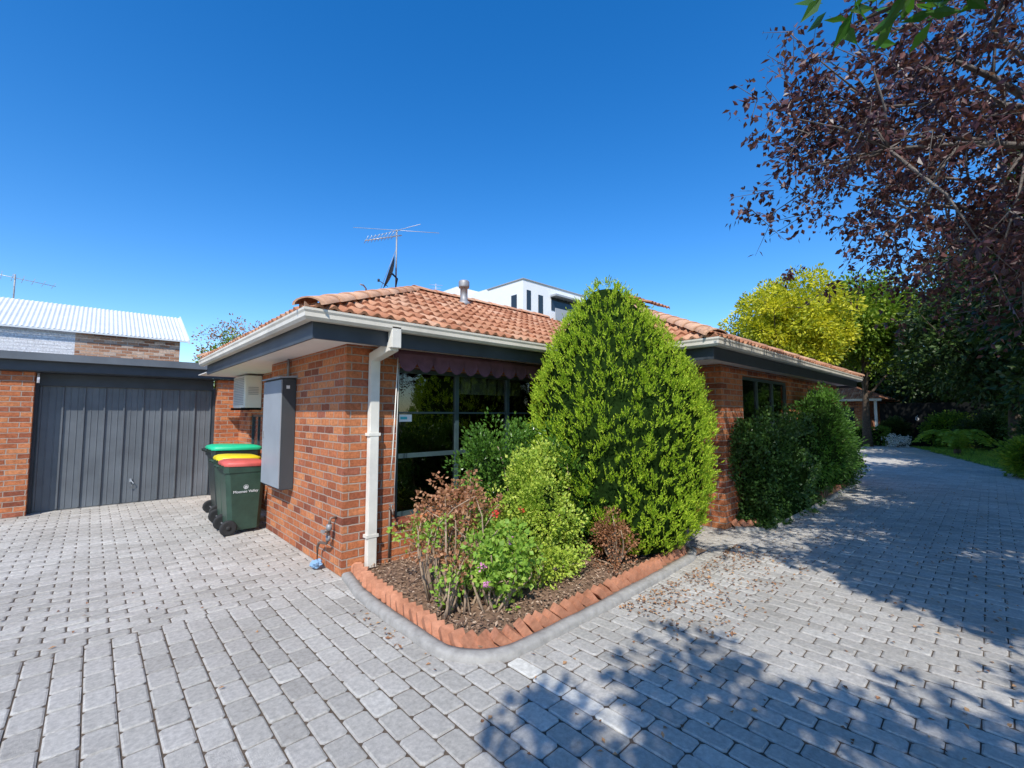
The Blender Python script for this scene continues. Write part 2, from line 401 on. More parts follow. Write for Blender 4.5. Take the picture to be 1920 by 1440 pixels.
def one(mb, a0, a1, b0, b1, c, keep):
    if not keep((a0+a1)/2, (b0+b1)/2): return
    w = lambda s=.0036: random.uniform(-s, s)
    z = w(.0026); tx, ty = w(.0022), w(.0022)
    i = len(mb.v)
    cs = [(a0,b0),(a1,b0),(a1,b1),(a0,b1)]
    e = c*1.5+abs(w())
    pts = []
    for k in range(4):
        p = cs[k]; pr = cs[k-1]; nx = cs[(k+1) % 4]
        def toward(p, q, d):
            L = math.hypot(q[0]-p[0], q[1]-p[1]); return (p[0]+(q[0]-p[0])*d/L, p[1]+(q[1]-p[1])*d/L)
        pts.append(toward(p, pr, e)); pts.append(toward(p, nx, e))
    cx, cy = (a0+a1)/2, (b0+b1)/2; hx, hy = (a1-a0)/2, (b1-b0)/2
    pts = [(x+w(.0016), y+w(.0016)) for x, y in pts]
    for x, y in pts: mb.v.append((x, y, -.013))
    for x, y in pts: mb.v.append((x, y, -.005+z))
    fx, fy = (hx-c)/hx, (hy-c)/hy
    for x, y in pts:
        u, v = cx+(x-cx)*fx, cy+(y-cy)*fy
        mb.v.append((u, v, z+tx*(1 if x > cx else -1)+ty*(1 if y > cy else -1)))
    for k in range(8):
        k2 = (k+1) % 8
        mb.f.append((i+k, i+k2, i+8+k2, i+8+k)); mb.sm.append(False)
        mb.f.append((i+8+k, i+8+k2, i+16+k2, i+16+k)); mb.sm.append(False)
    mb.f.append(tuple(i+16+k for k in range(8))); mb.sm.append(False)
mb = MB()
pavers(mb, -7.0, 2.24, 4.40, 10.718, .235, .117, 'x', lambda x, y: not (x > 1.95 and y < 7), g=.0048)
struct(mb.build('garage_court_paving', M['paver'], fixn=False))
mb = MB()
inbed = lambda x, y: (1.95 < x < 5.0 and 2.45 < y < 4.4)
pavers(mb, 2.02-64*.142, 2.02, -4, 4.40, .142, .225, 'y', lambda x, y: not inbed(x, y) and (x*.68+y*.73 > .3), g=.0036)
pavers(mb, 2.14, 30.015, -2, 4.44, .125, .235, 'y', lambda x, y: not inbed(x, y) and y > edge_right(x)-.1 and not (x > 6.7 and x < 13.6 and y > 2.7) and (x*.68+y*.73 > .3) and not (x < 5.2 and y > 4.4), g=.0036)
y = 2.22; st_ = MB(); k = 0
while y > -2:
    one(st_ if k < 4 else mb, 2.02+.003, 2.14-.003, y-.23+.003, y-.003, .008, lambda a, b: True); y -= .23; k += 1
struct(mb.build('driveway', M['paver'], fixn=False))
struct(st_.build('driveway_pale_strip', M['paver_light'], fixn=False))
mb = MB(); mb.quad((17,-6,.0),(36,-6,.0),(30,2.9,.0),(17,-.75,.0)); v = struct(mb.build('lawn', plain('lawn soil', (.14, .22, .035), .95, var=.4, scale=5, spec=.1), fixn=False))
n = 12000; X = 16.9+13*RNG.random(n); Y = -.8+3.7*RNG.random(n)
k = Y < (-.78+(X-17)*.281); X, Y = X[k], Y[k]; n = len(X)
C = np.stack([X, Y, np.zeros(n)], 1); A = RNG.normal(size=(n, 3))*.4; A[:, 2] = 1
tag(leaf_mesh('grass', C, A, .06+.06*RNG.random(n), .014, M['grass']), 'short bright green grass beside the far end of the driveway', 'grass', kind='stuff')

# ------------------------------------------------------------------ garden bed
bedpath = [(1.90, 4.42), (1.80, 3.9), (1.775, 3.3), (1.775, 2.85)]
for k in range(9):
    a = PI+ (PI/2)*k/8; bedpath.append((2.20+.425*math.cos(a), 2.68+.425*math.sin(a)))
bedpath += [(2.9, 2.26), (3.6, 2.28), (4.3, 2.31), (4.9, 2.35), (5.15, 2.43), (5.28, 2.62)]
def resample(path, step):
    out = []; acc = 0; P = [Vector((x, y, 0)) for x, y in path]
    for a, b in zip(P, P[1:]):
        d = (b-a); L = d.length; t = acc
        while t < L: out.append((a+d*(t/L), d.normalized())); t += step
        acc = t-L
    return out
def kerb(name, path, w, h, mat, ):
    R = resample(path, .05); mb = MB(); prof = [(-w*.52, -.012), (-w*.46, h*.6), (-w*.32, h*.95), (w*.1, h*1.05), (w*.5, h*1.0), (w*.5, -.01)]
    for p, d in R:
        nrm = Vector((d.y, -d.x, 0)); jw = .005*noise.noise(p*3)
        for (u, z) in prof: mb.v.append((p.x-nrm.x*(u+jw), p.y-nrm.y*(u+jw), z+.005*noise.noise(p*6)))
    m = len(prof)
    for k in range(len(R)-1):
        for j in range(m-1): mb.f.append((k*m+j, k*m+j+1, (k+1)*m+j+1, (k+1)*m+j)); mb.sm.append(True)
    return mb.build(name, mat)
k1 = kerb('kerb', bedpath, .09, .05, M['concrete']); struct(k1)
inner = [(2.00,4.42),(1.92,3.9),(1.89,3.3),(1.89,2.85)]+[(2.20+.31*math.cos(PI+PI/2*k/6), 2.68+.31*math.sin(PI+PI/2*k/6)) for k in range(7)]+[(2.9,2.375),(3.6,2.395),(4.3,2.425),(4.9,2.47),(5.1,2.55)]
edg = thing('garden_edging', 'sawtooth edging of tilted orange bricks around the corner garden bed', 'garden edging', (2.1, 2.4, 0))
def edging_bricks(path, par, step=.088, lean=.80, base_z=.046, limit=99):
    for i, (p, d) in enumerate(resample(path, step)[:limit]):
        ln = lean+random.uniform(-.16, .16); yaw = -.35+random.uniform(-.2, .2)
        dd = Vector((d.x*math.cos(yaw)-d.y*math.sin(yaw), d.x*math.sin(yaw)+d.y*math.cos(yaw), 0)); s = Vector((dd.y, -dd.x, 0))
        up = (Vector((0,0,1))*math.cos(ln)-dd*math.sin(ln)); fw = (dd*math.cos(ln)+Vector((0,0,1))*math.sin(ln))
        c = p+s*random.uniform(-.008, .008)+Vector((0, 0, base_z+random.uniform(-.01, .01))); W, T, H = .048, .034, .076
        pts = [c+s*a*W+fw*b*T+up*e*H for e in (-1, 1) for a, b in ((-1,-1),(1,-1),(1,1),(-1,1))]
        q = MB(); q.hexa(pts); q.build('brick', M['edge_brick'], par, bevel=.003)
edging_bricks(inner, edg, step=.103)
mb = MB()
bx0, bx1, by0, by1 = 1.86, 5.30, 2.34, 4.46
gx, gy = 60, 40
for j in range(gy+1):
    for i in range(gx+1):
        x = bx0+(bx1-bx0)*i/gx; y = by0+(by1-by0)*j/gy
        dx = max(0, 2.2-x); dy = max(0, 2.68-y); r = math.hypot(dx, dy)
        if dx > 0 and dy > 0 and r > .34: x = 2.2-dx*.34/r; y = 2.68-dy*.34/r
        e = min(i, gx-i, j, gy-j)/8
        mb.v.append((x, y, .03+.05*min(1, e)+.02*noise.noise(Vector((x*4, y*4, 0)))))
for j in range(gy):
    for i in range(gx): a = j*(gx+1)+i; mb.f.append((a, a+1, a+gx+2, a+gx+1)); mb.sm.append(True)
struct(mb.build('garden_soil', M['mulch'], fixn=False))
n = 6000; X = 1.98+3.25*RNG.random(n); Y = 2.47+1.93*RNG.random(n)
k = ~((X < 2.2) & (Y < 2.68) & (np.hypot(2.2-X, 2.68-Y) > .26)); X, Y = X[k], Y[k]; n = len(X)
A = RNG.normal(size=(n, 3)); A[:, 2] *= .25
tag(leaf_mesh('bark_mulch', np.stack([X, Y, .075+.025*RNG.random(n)], 1), A, .02+.035*RNG.random(n), .008+.014*RNG.random(n), M['chips'], flat=True), 'brown bark mulch and twigs covering the corner garden bed', 'mulch', kind='stuff')

path2 = [(6.62, 2.52), (6.68, 2.40), (6.85, 2.28), (7.3, 2.20), (8.5, 2.18), (10, 2.18), (11.5, 2.2), (12.9, 2.24), (13.1, 2.4)]
struct(kerb('kerb', path2, .10, .04, M['concrete']))
edg2 = thing('garden_edging', 'low brick edging at the foot of the tall hedge by the driveway', 'garden edging', (7.3, 2.3, 0))
edging_bricks([(6.72,2.53),(6.78,2.45),(6.9,2.36),(7.3,2.29),(8.5,2.27),(10,2.27),(11.5,2.29),(12.9,2.33)], edg2, step=.108, limit=60)
mb = MB(); mb.box(6.75, 13.0, 2.33, 2.58, -.01, .05); struct(mb.build('garden_soil', M['mulch']))

# ------------------------------------------------------------------ main house
SL = .46; ZE = 2.5
house = thing('brick_house', 'single storey orange brick house with terracotta hip roof behind the bushes', 'house', (1.86, 4.45, 0))
HX, HY = 1.86, 4.45
T = .11; WT = 2.318; WX = 6.50
w = MB()
w.box(HX, 2.43, HY, HY+T, 0, WT)
w.box(2.43, 4.98, HY, HY+T, 0, .48)
w.box(2.43, 4.98, HY, HY+T, 2.12, WT)
w.box(4.98, WX, HY, HY+T, 0, WT)
w.box(HX, HX+T, HY+T, 7.05, 0, WT)
w.box(HX+T, 2.19+T, 7.05-T, 7.05, 0, WT)
w.box(2.19, 2.19+T, 7.05, 8.75, 0, WT); w.box(2.19, 2.19+T, 9.6, 12, 0, WT)
w.box(2.19, 2.19+T, 8.75, 9.6, 0, 1.0); w.box(2.19, 2.19+T, 8.75, 9.6, 1.6, WT)
w.box(WX, WX+T, 2.6+T, HY, 0, WT)
w.box(WX, 7.30, 2.6, 2.6+T, 0, WT)
w.box(7.30, 9.6, 2.6, 2.6+T, 0, .40); w.box(7.30, 9.6, 2.6, 2.6+T, 2.2, WT)
w.box(9.6, 10.9, 2.6, 2.6+T, 0, WT)
w.box(10.9, 12.4, 2.6, 2.6+T, 0, .95); w.box(10.9, 12.4, 2.6, 2.6+T, 2.12, WT)
w.box(12.4, 13.5, 2.6, 2.6+T, 0, WT)
w.box(13.5-T, 13.5, 2.6+T, 8.0, 0, WT); w.box(2.3+T, 13.5-T, 8.5, 8.5+T, 0, WT)
w.build('wall', M['brick'], house)

def window(x0, x1, z0, z1, y, mull, rails, blindh=0, name='window', thick=.05):
    d = y+.045
    fr = MB(); fw = thick
    fr.box(x0, x1, d, d+.05, z0, z0+fw); fr.box(x0, x1, d, d+.05, z1-fw, z1)
    xs = [x0]+mull+[x1]
    for i, m in enumerate(xs):
        a = m if i == 0 else (m-fw if i == len(xs)-1 else m-fw/2)
        fr.box(a, a+fw, d-.003, d+.053, z0+fw, z1-fw)
    for (i, zz, th) in rails:
        fr.box(xs[i]+fw*.5+.001 if i else xs[i]+fw, xs[i+1]-fw*.5-.001, d+.005, d+.045, zz-th/2, zz+th/2)
    o = fr.build('window', M['frame'], house)
    p = MB(); p.box(x0+.01, x1-.01, d+.022, d+.027, z0+.01, z1-.01); p.build('pane', M['glass'], o)
    s = MB(); s.hexa([(x0-.02,y-.05,z0-.055),(x1+.02,y-.05,z0-.055),(x1+.02,d,z0-.055),(x0-.02,d,z0-.055),(x0-.02,y-.05,z0-.03),(x1+.02,y-.05,z0-.03),(x1+.02,d,z0-.002),(x0-.02,d,z0-.002)])
    s.build('sill', M['brick'], o)
    if blindh:
        b = MB()
        xx = xs[1]+.05
        while xx < xs[-1]-.1: b.box(xx, xx+.085, d+.13+.01*math.sin(xx*40), d+.135+.01*math.sin(xx*40), z1-blindh, z1); xx += .09
        b.build('blind', M['blind'], o)
    return o
rl = []
for i in range(3): rl += [(i, 1.14, .05), (i, 1.62, .022)]
wmain = window(2.43, 4.98, .48, 2.12, HY, [3.28, 4.13], rl, .26)
wmain['label'] = 'wide dark framed front window beside the downpipe'
window(7.30, 9.6, .40, 2.2, 2.6, [8.07, 8.84], [(i, 1.35, .03) for i in range(3)])
window(10.9, 12.4, .95, 2.12, 2.6, [11.65], [])
f = MB(); X = 2.19+.03
f.box(X, X+.05, 8.75, 9.6, 1.0, 1.04); f.box(X, X+.05, 8.75, 9.6, 1.56, 1.6); f.box(X, X+.05, 8.75, 8.79, 1.04, 1.56); f.box(X, X+.05, 9.56, 9.6, 1.04, 1.56); f.box(X, X+.05, 9.16, 9.19, 1.04, 1.56)
fo = f.build('window', M['frame'], house); fo['label'] = 'small dark side window below the air conditioner'
p = MB(); p.box(X+.02, X+.025, 8.76, 9.59, 1.01, 1.59); p.build('pane', M['glass_dim_room'], fo)
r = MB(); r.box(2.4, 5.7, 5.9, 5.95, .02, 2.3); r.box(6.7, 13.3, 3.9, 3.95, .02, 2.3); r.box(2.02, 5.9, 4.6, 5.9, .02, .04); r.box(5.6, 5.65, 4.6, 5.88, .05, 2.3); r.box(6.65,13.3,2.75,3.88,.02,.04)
r.build('room_shade_panel', M['room_shade'], house)  # backing panels with the room's darkness put into their colour
st = MB(); st.box(2.50, 2.66, HY+.064, HY+.0655, 1.52, 1.60); so = st.build('sticker', M['print'], wmain)
st = MB(); st.box(2.515, 2.60, HY+.0622, HY+.0635, 1.545, 1.575); st.build('print', M['teal'], wmain)

s = MB(); s.box(1.40, 5.40, 4.06, 10.0, 2.32, 2.332); s.build('soffit', M['soffit'], house)
s = MB(); s.box(5.45, 13.85, 2.27, 9.0, 2.323, 2.336); s.build('soffit', M['soffit'], house)
f = MB()
f.box(1.38, 5.43, 4.04, 4.06, 2.27, 2.44); f.box(1.38, 1.40, 4.06, 9.0, 2.27, 2.44)
f.box(5.43, 13.87, 2.25, 2.27, 2.27, 2.44); f.box(5.43, 5.45, 2.27, 4.04, 2.27, 2.44); f.box(13.85, 13.87, 2.27, 8.4, 2.27, 2.44)
f.build('fascia', M['charcoal'], house)
def gutter(path):
    prof = [(0, 2.43), (.02, 2.415), (.085, 2.415), (.105, 2.44), (.105, 2.475), (.115, 2.495), (.115, 2.515), (.105, 2.515), (.095, 2.47), (.0, 2.44)]
    mb = MB(); n = len(path)
    for i, p in enumerate(path):
        p = Vector((*p, 0)); ds = []
        if i > 0: ds.append((p-Vector((*path[i-1], 0))).normalized())
        if i < n-1: ds.append((Vector((*path[i+1], 0))-p).normalized())
        ns = [Vector((d.y, -d.x, 0)) for d in ds]; m = sum(ns, Vector((0,0,0)))
        if len(ns) == 2: m = m/(1+ns[0].dot(ns[1]))
        m = m if len(ns) == 2 else ns[0]
        for u, z in prof: mb.v.append((p.x+m.x*u, p.y+m.y*u, z))
    k = len(prof)
    for i in range(n-1):
        for j in range(k): j2 = (j+1) % k; mb.f.append((i*k+j, i*k+j2, (i+1)*k+j2, (i+1)*k+j)); mb.sm.append(False)
    mb.f.append(tuple(range(k))); mb.sm.append(False); mb.f.append(tuple((n-1)*k+j for j in range(k))); mb.sm.append(False)
    return mb
gutter([(1.38, 9.1), (1.38, 4.04), (5.43, 4.04), (5.43, 2.25), (13.87, 2.25), (13.87, 8.4)]).build('gutter', M['cream'], house)

def tile_plane(par_mb, P0, e, up2, L, D, cuts):
    e = Vector(e); h = Vector(up2); s = Vector((h.x, h.y, SL)).normalized(); n = e.cross(s)
    if n.z < 0: n = -n
    S = D*math.sqrt(1+SL*SL); tw, tc = .27, .30
    bm = bmesh.new(); prof = [0, .125, .25, .375, .5, .625, .75, .875, 1.0]
    hh = [.0, .004, .015, .031, .037, .031, .015, .004, .0]
    P0 = Vector(P0)
    for j in range(int(S/tc)+1):
        for i in range(-1, int(L/(tw/2))+1):
            u0 = i*tw/2; jit = random.uniform(-.006, .006); jz = random.uniform(-.003, .004)
            rows = []
            for (v, base) in ((j*tc-.03+jit, .012), (j*tc-.03+jit, .042), ((j+1)*tc-.01, .008)):
                rows.append([bm.verts.new(P0+e*(u0+t*tw/2+.001)+s*v+n*(base+jz+q)) for t, q in zip(prof, hh)])
            for a, b in zip(rows, rows[1:]):
                for k in range(8): 
                    fc = bm.faces.new((a[k], a[k+1], b[k+1], b[k])); fc.smooth = (a is rows[1])
    for co, no in cuts:
        bmesh.ops.bisect_plane(bm, geom=bm.verts[:]+bm.edges[:]+bm.faces[:], plane_co=co, plane_no=no, clear_inner=True)
    bmesh.ops.recalc_face_normals(bm, faces=bm.faces[:])
    me = bpy.data.meshes.new('tmp'); bm.to_mesh(me); bm.free()
    i0 = len(par_mb.v); par_mb.v += [tuple(v.co) for v in me.vertices]
    for p in me.polygons: par_mb.f.append(tuple(i0+k for k in p.vertices)); par_mb.sm.append(p.use_smooth)
    bpy.data.meshes.remove(me)
def hip(x0, x1, y0, y1, zb=ZE, sides=('f', 'l', 'r', 'b')):
    mb = MB(); d = (y1-y0)/2
    if 'f' in sides: tile_plane(mb, (x0, y0, zb), (1,0,0), (0,1,0), x1-x0, d, [((x0,y0,0),(1,-1,0)), ((x1,y0,0),(-1,-1,0)), ((0,y0+d,0),(0,-1,0))])
    if 'l' in sides: tile_plane(mb, (x0, y1, zb), (0,-1,0), (1,0,0), y1-y0, d, [((x0,y0,0),(-1,1,0)), ((x0,y1,0),(-1,-1,0))])
    if 'r' in sides: tile_plane(mb, (x1, y0, zb), (0,1,0), (-1,0,0), y1-y0, d, [((x1,y0,0),(1,1,0)), ((x1,y1,0),(1,-1,0))])
    if 'b' in sides: tile_plane(mb, (x1, y1, zb), (-1,0,0), (0,-1,0), x1-x0, d, [((x0,y1,0),(1,1,0)), ((x1,y1,0),(-1,1,0)), ((0,y0+d,0),(0,1,0))])
    z2 = zb+d*SL-.03; zb2 = zb-.03
    a, b, c, dd = (x0,y0,zb2),(x1,y0,zb2),(x1,y1,zb2),(x0,y1,zb2); p, q = (x0+d,y0+d,z2),(x1-d,y0+d,z2)
    mb.quad(a,b,q,p); mb.quad(b,c,q); mb.quad(c,dd,p,q); mb.quad(dd,a,p)
    return mb
def caps(mb, A, B, r=.105, seg=.38):
    A, B = Vector(A), Vector(B); d = (B-A); L = d.length; d.normalize(); s = d.cross(Vector((0,0,1))).normalized(); u = s.cross(d)
    n = max(1, int(L/seg))
    for i in range(n):
        a = A+d*(i*L/n-.03); b = A+d*((i+1)*L/n); i0 = len(mb.v); m = 8
        for (p, rr) in ((a, r*1.16), (a, r*1.16-.02), (b, r*.92)):
            for k in range(m+1):
                t = PI*k/m; w_ = (abs(math.cos(t))**1.1)*(1 if math.cos(t) > 0 else -1)
                mb.v.append(tuple(p+s*rr*w_*1.15+u*(rr*math.sin(t)*.62)))
        for (ra, rb) in ((0, 1), (0, 2)):
            for k in range(m): mb.f.append((i0+ra*(m+1)+k, i0+ra*(m+1)+k+1, i0+rb*(m+1)+k+1, i0+rb*(m+1)+k)); mb.sm.append(rb == 2)
A_ = (1.33, 9.6, 3.99, 9.0); B_ = (5.38, 13.92, 2.20, 8.2)
roofA = hip(*A_).build('roof', M['tile'], house, fixn=False)
roofB = hip(*B_, zb=ZE-.002).build('roof', M['tile'], house, fixn=False)
cp = MB(); dA = (A_[3]-A_[2])/2; zA = ZE+dA*SL+.03
caps(cp, (A_[0], A_[2], ZE+.05), (A_[0]+dA, A_[2]+dA, zA)); caps(cp, (A_[0], A_[3], ZE+.05), (A_[0]+dA, A_[2]+dA, zA)); caps(cp, (A_[0]+dA, A_[2]+dA, zA), (A_[1]-dA, A_[2]+dA, zA))
cp.build('ridge_cap', M['cap'], roofA)
cp = MB(); dB = (B_[3]-B_[2])/2; zB = ZE+dB*SL+.03
caps(cp, (B_[0], B_[2], ZE+.05), (B_[0]+dB, B_[2]+dB, zB)); caps(cp, (B_[0]+dB, B_[2]+dB, zB), (B_[1]-dB, B_[2]+dB, zB)); caps(cp, (B_[1], B_[2], ZE+.05), (B_[1]-dB, B_[2]+dB, zB)); caps(cp, (B_[0], B_[3], ZE+.05), (B_[0]+dB, B_[2]+dB, zB))
cp.build('ridge_cap', M['cap'], roofB)
# small raised gablet on the wing ridge
gx0, gyc, gz = 8.35, B_[2]+dB, 4.10
gb = MB(); gb.quad((gx0, gyc-.50, gz-.50*.46-.05), (gx0, gyc+.50, gz-.50*.46-.05), (gx0, gyc, gz-.02)); gb.build('gable', M['gable_red'], roofB, fixn=False)
gr = MB(); tile_plane(gr, (gx0-.06, gyc-.55, gz-.55*.46), (1,0,0), (0,1,0), .55, .55, [((0,gyc,0),(0,-1,0))]); tile_plane(gr, (gx0+.49, gyc+.55, gz-.55*.46), (-1,0,0), (0,-1,0), .55, .55, [((0,gyc,0),(0,1,0))])
gr.build('gablet_roof', M['tile'], roofB, fixn=False)
va = MB(); p0 = Vector((5.38, 3.99, ZE+.0)); p1 = Vector((5.38+2.4, 3.99+2.4, ZE+2.4*SL)); sd = Vector((1,-1,0)).normalized()*.09; zz = Vector((0,0,.062))
va.quad(p0-sd+zz+Vector((0,0,.02)), p0+zz, p1+zz, p1-sd+zz+Vector((0,0,.02))); va.quad(p0+zz, p0+sd+zz+Vector((0,0,.02)), p1+sd+zz+Vector((0,0,.02)), p1+zz)
va.build('valley_flashing', M['cream'], roofA, fixn=False)
fl = MB(); fx, fy = 4.5, 6.0
fl.lathe((fx, fy, 3.42), [(.0,0),(.14,.0),(.09,.08),(.062,.10),(.062,.32),(.088,.32),(.092,.34),(.092,.42),(.08,.44),(0,.455)], 20)
fl.build('flue', M['steel'], roofA)

dp = MB()
def rectpipe(mb, pts, wx, wy):
    for a, b in zip(pts, pts[1:]):
        a, b = Vector(a), Vector(b)
        if abs(a.x-b.x)+abs(a.y-b.y) < 1e-6: mb.box(a.x-wx/2, a.x+wx/2, a.y-wy/2, a.y+wy/2, min(a.z,b.z), max(a.z,b.z))
        else:
            h = wy/2
            mb.hexa([(a.x-wx/2,a.y,a.z-h*1.3),(a.x+wx/2,a.y,a.z-h*1.3),(b.x+wx/2,b.y,b.z-h*1.3),(b.x-wx/2,b.y,b.z-h*1.3),(a.x-wx/2,a.y,a.z+h),(a.x+wx/2,a.y,a.z+h),(b.x+wx/2,b.y,b.z+h),(b.x-wx/2,b.y,b.z+h)])
rectpipe(dp, [(2.14, 4.40, .05), (2.14, 4.40, 2.17)], .10, .07)
rectpipe(dp, [(2.14, 3.985, 2.28), (2.14, 4.433, 2.20)], .098, .085)
rectpipe(dp, [(2.14, 3.975, 2.25), (2.14, 3.975, 2.46)], .102, .08)
do = dp.build('downpipe', M['pipe_white'], house, bevel=.005)
for z in (.35, 1.38):
    bk = MB(); bk.box(2.075, 2.205, 4.36, 4.447, z, z+.03); bk.build('bracket', M['pipe_white'], do)

aw = thing('window_awning', 'rolled maroon canvas awning with scalloped edge above the front window', 'awning', (3.6, 4.3, 2.2))
a = MB(); a.tube([(2.32, 4.28, 2.245), (5.05, 4.28, 2.245)], .05, 12); a.build('roll', M['maroon'], aw)
a = MB(); nsc = 13; ws = 2.73/nsc
for i in range(nsc):
    m = 8; top = []; bot = []
    for k in range(m+1):
        xx = 2.32+i*ws+ws*k/m; t = k/m; zz = 2.145-.09*math.sin(PI*t)**.7; yy = 4.215+.008*math.sin(xx*14)
        top.append((xx, yy, 2.245)); bot.append((xx, yy-.01, zz))
    for k in range(m): a.quad(top[k], top[k+1], bot[k+1], bot[k])
a.build('valance', M['maroon'], aw, fixn=False)
a = MB(); a.tube([(2.335, 4.26, 2.2), (2.33, 4.33, 1.2), (2.33, 4.38, .9)], .006, 6); a.tube([(2.36, 4.28, 2.15), (2.37, 4.36, .6)], .004, 6); a.build('crank_rod', M['pipe_white'], aw)

bx = thing('meter_box', 'tall grey electricity meter box mounted on the side brick wall', 'meter box', (1.78, 6.33, .68))
b = MB(); b.box(1.70, 1.857, 5.95, 6.72, .68, 2.05); b.build('cabinet', M['box_shaded'], bx, bevel=.006)
b = MB(); b.box(1.683, 1.699, 5.955, 6.715, .70, 2.03); b.build('door', M['box_grey'], bx, bevel=.004)
b = MB(); b.box(1.67, 1.683, 6.64, 6.67, 1.3, 1.38); b.build('latch', M['steel'], bx)
b = MB(); b.hexa([(1.655,5.92,2.05),(1.857,5.92,2.06),(1.857,6.75,2.06),(1.655,6.75,2.05),(1.655,5.92,2.065),(1.857,5.92,2.09),(1.857,6.75,2.09),(1.655,6.75,2.065)]); b.build('rain_hood', M['box_grey'], bx)
b = MB(); b.box(1.74, 1.78, 5.945, 5.95-.002, 1.92, 1.96); b.build('tag', M['print'], bx)
b = MB(); b.tube([(1.83, 6.2, 2.06), (1.83, 6.2, 2.32)], .015, 8); b.build('conduit', M['steel'], bx)

ac = thing('air_conditioner', 'white box air conditioner on a wall bracket above the bins', 'air conditioner', (2.05, 9.3, 1.69))
b = MB(); b.box(1.92, 2.187, 8.85, 9.72, 1.72, 2.29); b.build('casing', M['white_plastic'], ac, bevel=.012)
b = MB()
for k in range(16): b.box(1.905, 1.919, 8.92, 9.65, 1.77+k*.031, 1.785+k*.031)
b.build('grille', M['grille'], ac)
b = MB()
for k in range(5): b.box(1.97, 2.13, 8.838, 8.848, 1.95+k*.03, 1.962+k*.03)
b.build('side_vent', M['grille'], ac)
for yy in (8.86, 9.64):
    b = MB(); b.box(1.88, 2.186, yy, yy+.04, 1.68, 1.718); b.build('bracket', M['timber_dark'], ac)

an = thing('television_antenna', 'tall television antenna on a mast above the terracotta roof', 'antenna', (3.5, 6.5, 3.62))
b = MB(); b.tube([(3.5,6.5,3.6),(3.5,6.5,4.62)], .013, 8); b.tube([(3.5,6.5,4.3),(3.32,6.7,3.6)], .004, 5); b.build('mast', M['steel'], an)
F2 = Vector((.683, .73, 0)); R2 = Vector((.73, -.683, 0))
b = MB(); c = Vector((3.5, 6.5, 4.5)); bd2 = (-R2*.9-F2*.5).normalized()
b.tube([c+bd2*-.08+Vector((0,0,.04)), c+bd2*.5+Vector((0,0,-.16))], .01, 6); b.build('boom', M['alu'], an)
b = MB(); el = (R2*.85-F2*.55).normalized()
b.tube([c-R2*.75+F2*.1+Vector((0,0,.20)), c+R2*.72-F2*.15+Vector((0,0,-.0))], .0045, 5)
b.tube([c-R2*.5+F2*.3+Vector((0,0,.12)), c+R2*.45-F2*.3+Vector((0,0,.08))], .0045, 5)
for k in range(9):
    q = c+bd2*(.04+k*.055)+Vector((0,0,.02-.02*k)); l = .13-.006*k
    b.tube([q-el*l*.6+Vector((0,0,-.05)), q+el*l*.6+Vector((0,0,.05))], .004, 5)
b.build('element', M['alu'], an)
ds = thing('satellite_dish', 'dark satellite dish seen edge on beside the roof antenna', 'satellite dish', (3.35, 6.35, 3.50))
bm = MB(); cdir = Vector((-.90, .40, .30)).normalized(); s1 = cdir.cross(Vector((0,0,1))).normalized(); s2 = s1.cross(cdir); cc = Vector((3.36, 6.36, 3.82))
i0 = len(bm.v); nr, nn = 5, 24
for r_ in range(nr+1):
    for k in range(nn):
        t = 2*PI*k/nn; rr = .25*r_/nr; bm.v.append(tuple(cc+s1*rr*math.cos(t)+s2*rr*1.1*math.sin(t)+cdir*(.9*rr*rr)))
for r_ in range(nr):
    for k in range(nn): k2 = (k+1) % nn; bm.f.append((i0+r_*nn+k, i0+r_*nn+k2, i0+(r_+1)*nn+k2, i0+(r_+1)*nn+k)); bm.sm.append(True)
bm.build('reflector', M['dish'], ds, fixn=False)
b = MB(); b.tube([cc, cc-cdir*.08+Vector((0,0,-.05)), (3.40,6.36,3.48)], .016, 8); b.tube([cc-s2*.22, cc+cdir*.16-s2*.18], .006, 6); b.build('arm', M['dish'], ds)
b = MB(); q = cc+cdir*.16-s2*.18; b.lathe(tuple(q), [(0,-.02),(.018,-.02),(.018,.02),(0,.02)], 10); b.build('receiver', M['dish'], ds)
rv = MB(); rv.tube([(2.72, 5.9, 3.12), (2.72, 5.9, 3.36), (2.66, 5.86, 3.39), (2.60, 5.82, 3.38)], .012, 8); tag(rv.build('vent_pipe', M['steel']), 'small bent vent pipe poking through the roof tiles left of the dish', 'vent pipe')

g = thing('water_pipe', 'weathered metal pipe and tap bending out of the side wall near the corner', 'pipe', (1.80, 4.72, 0))
b = MB(); b.tube([(1.86,4.60,.56),(1.80,4.60,.56),(1.79,4.60,.50),(1.79,4.62,.34),(1.79,4.66,.30),(1.79,4.85,.27),(1.79,4.9,.22),(1.79,4.9,-.01)], .014, 8); b.tube([(1.79,4.60,.44),(1.74,4.60,.44)], .018, 8)
b.build('pipe', M['copper'], g)
b = MB(); b.lathe((1.79,4.60,.47), [(0,-.03),(.026,-.03),(.03,0),(.026,.03),(0,.03)], 10); b.build('fitting', M['steel'], g)
b = MB(); b.lathe((1.79,4.62,.36), [(0,-.025),(.024,-.025),(.024,.025),(0,.025)], 10); b.build('fitting', M['steel'], g)
b = MB(); b.box(1.72,1.735,4.56,4.64,.43,.45); b.build('tap_handle', M['steel'], g)
g = thing('garden_tap', 'small garden tap on a thin pipe in front of the pier right of the downpipe', 'tap', (2.36, 4.42, .05))
b = MB(); b.tube([(2.36,4.43,.05),(2.36,4.43,.62)], .011, 8); b.tube([(2.36,4.43,.60),(2.36,4.37,.60),(2.36,4.35,.55)], .012, 8); b.build('pipe', M['copper'], g)
b = MB(); b.box(2.33,2.39,4.385,4.395,.64,.655); b.tube([(2.36,4.39,.60),(2.36,4.39,.645)], .006, 6); b.build('handle', M['steel'], g)
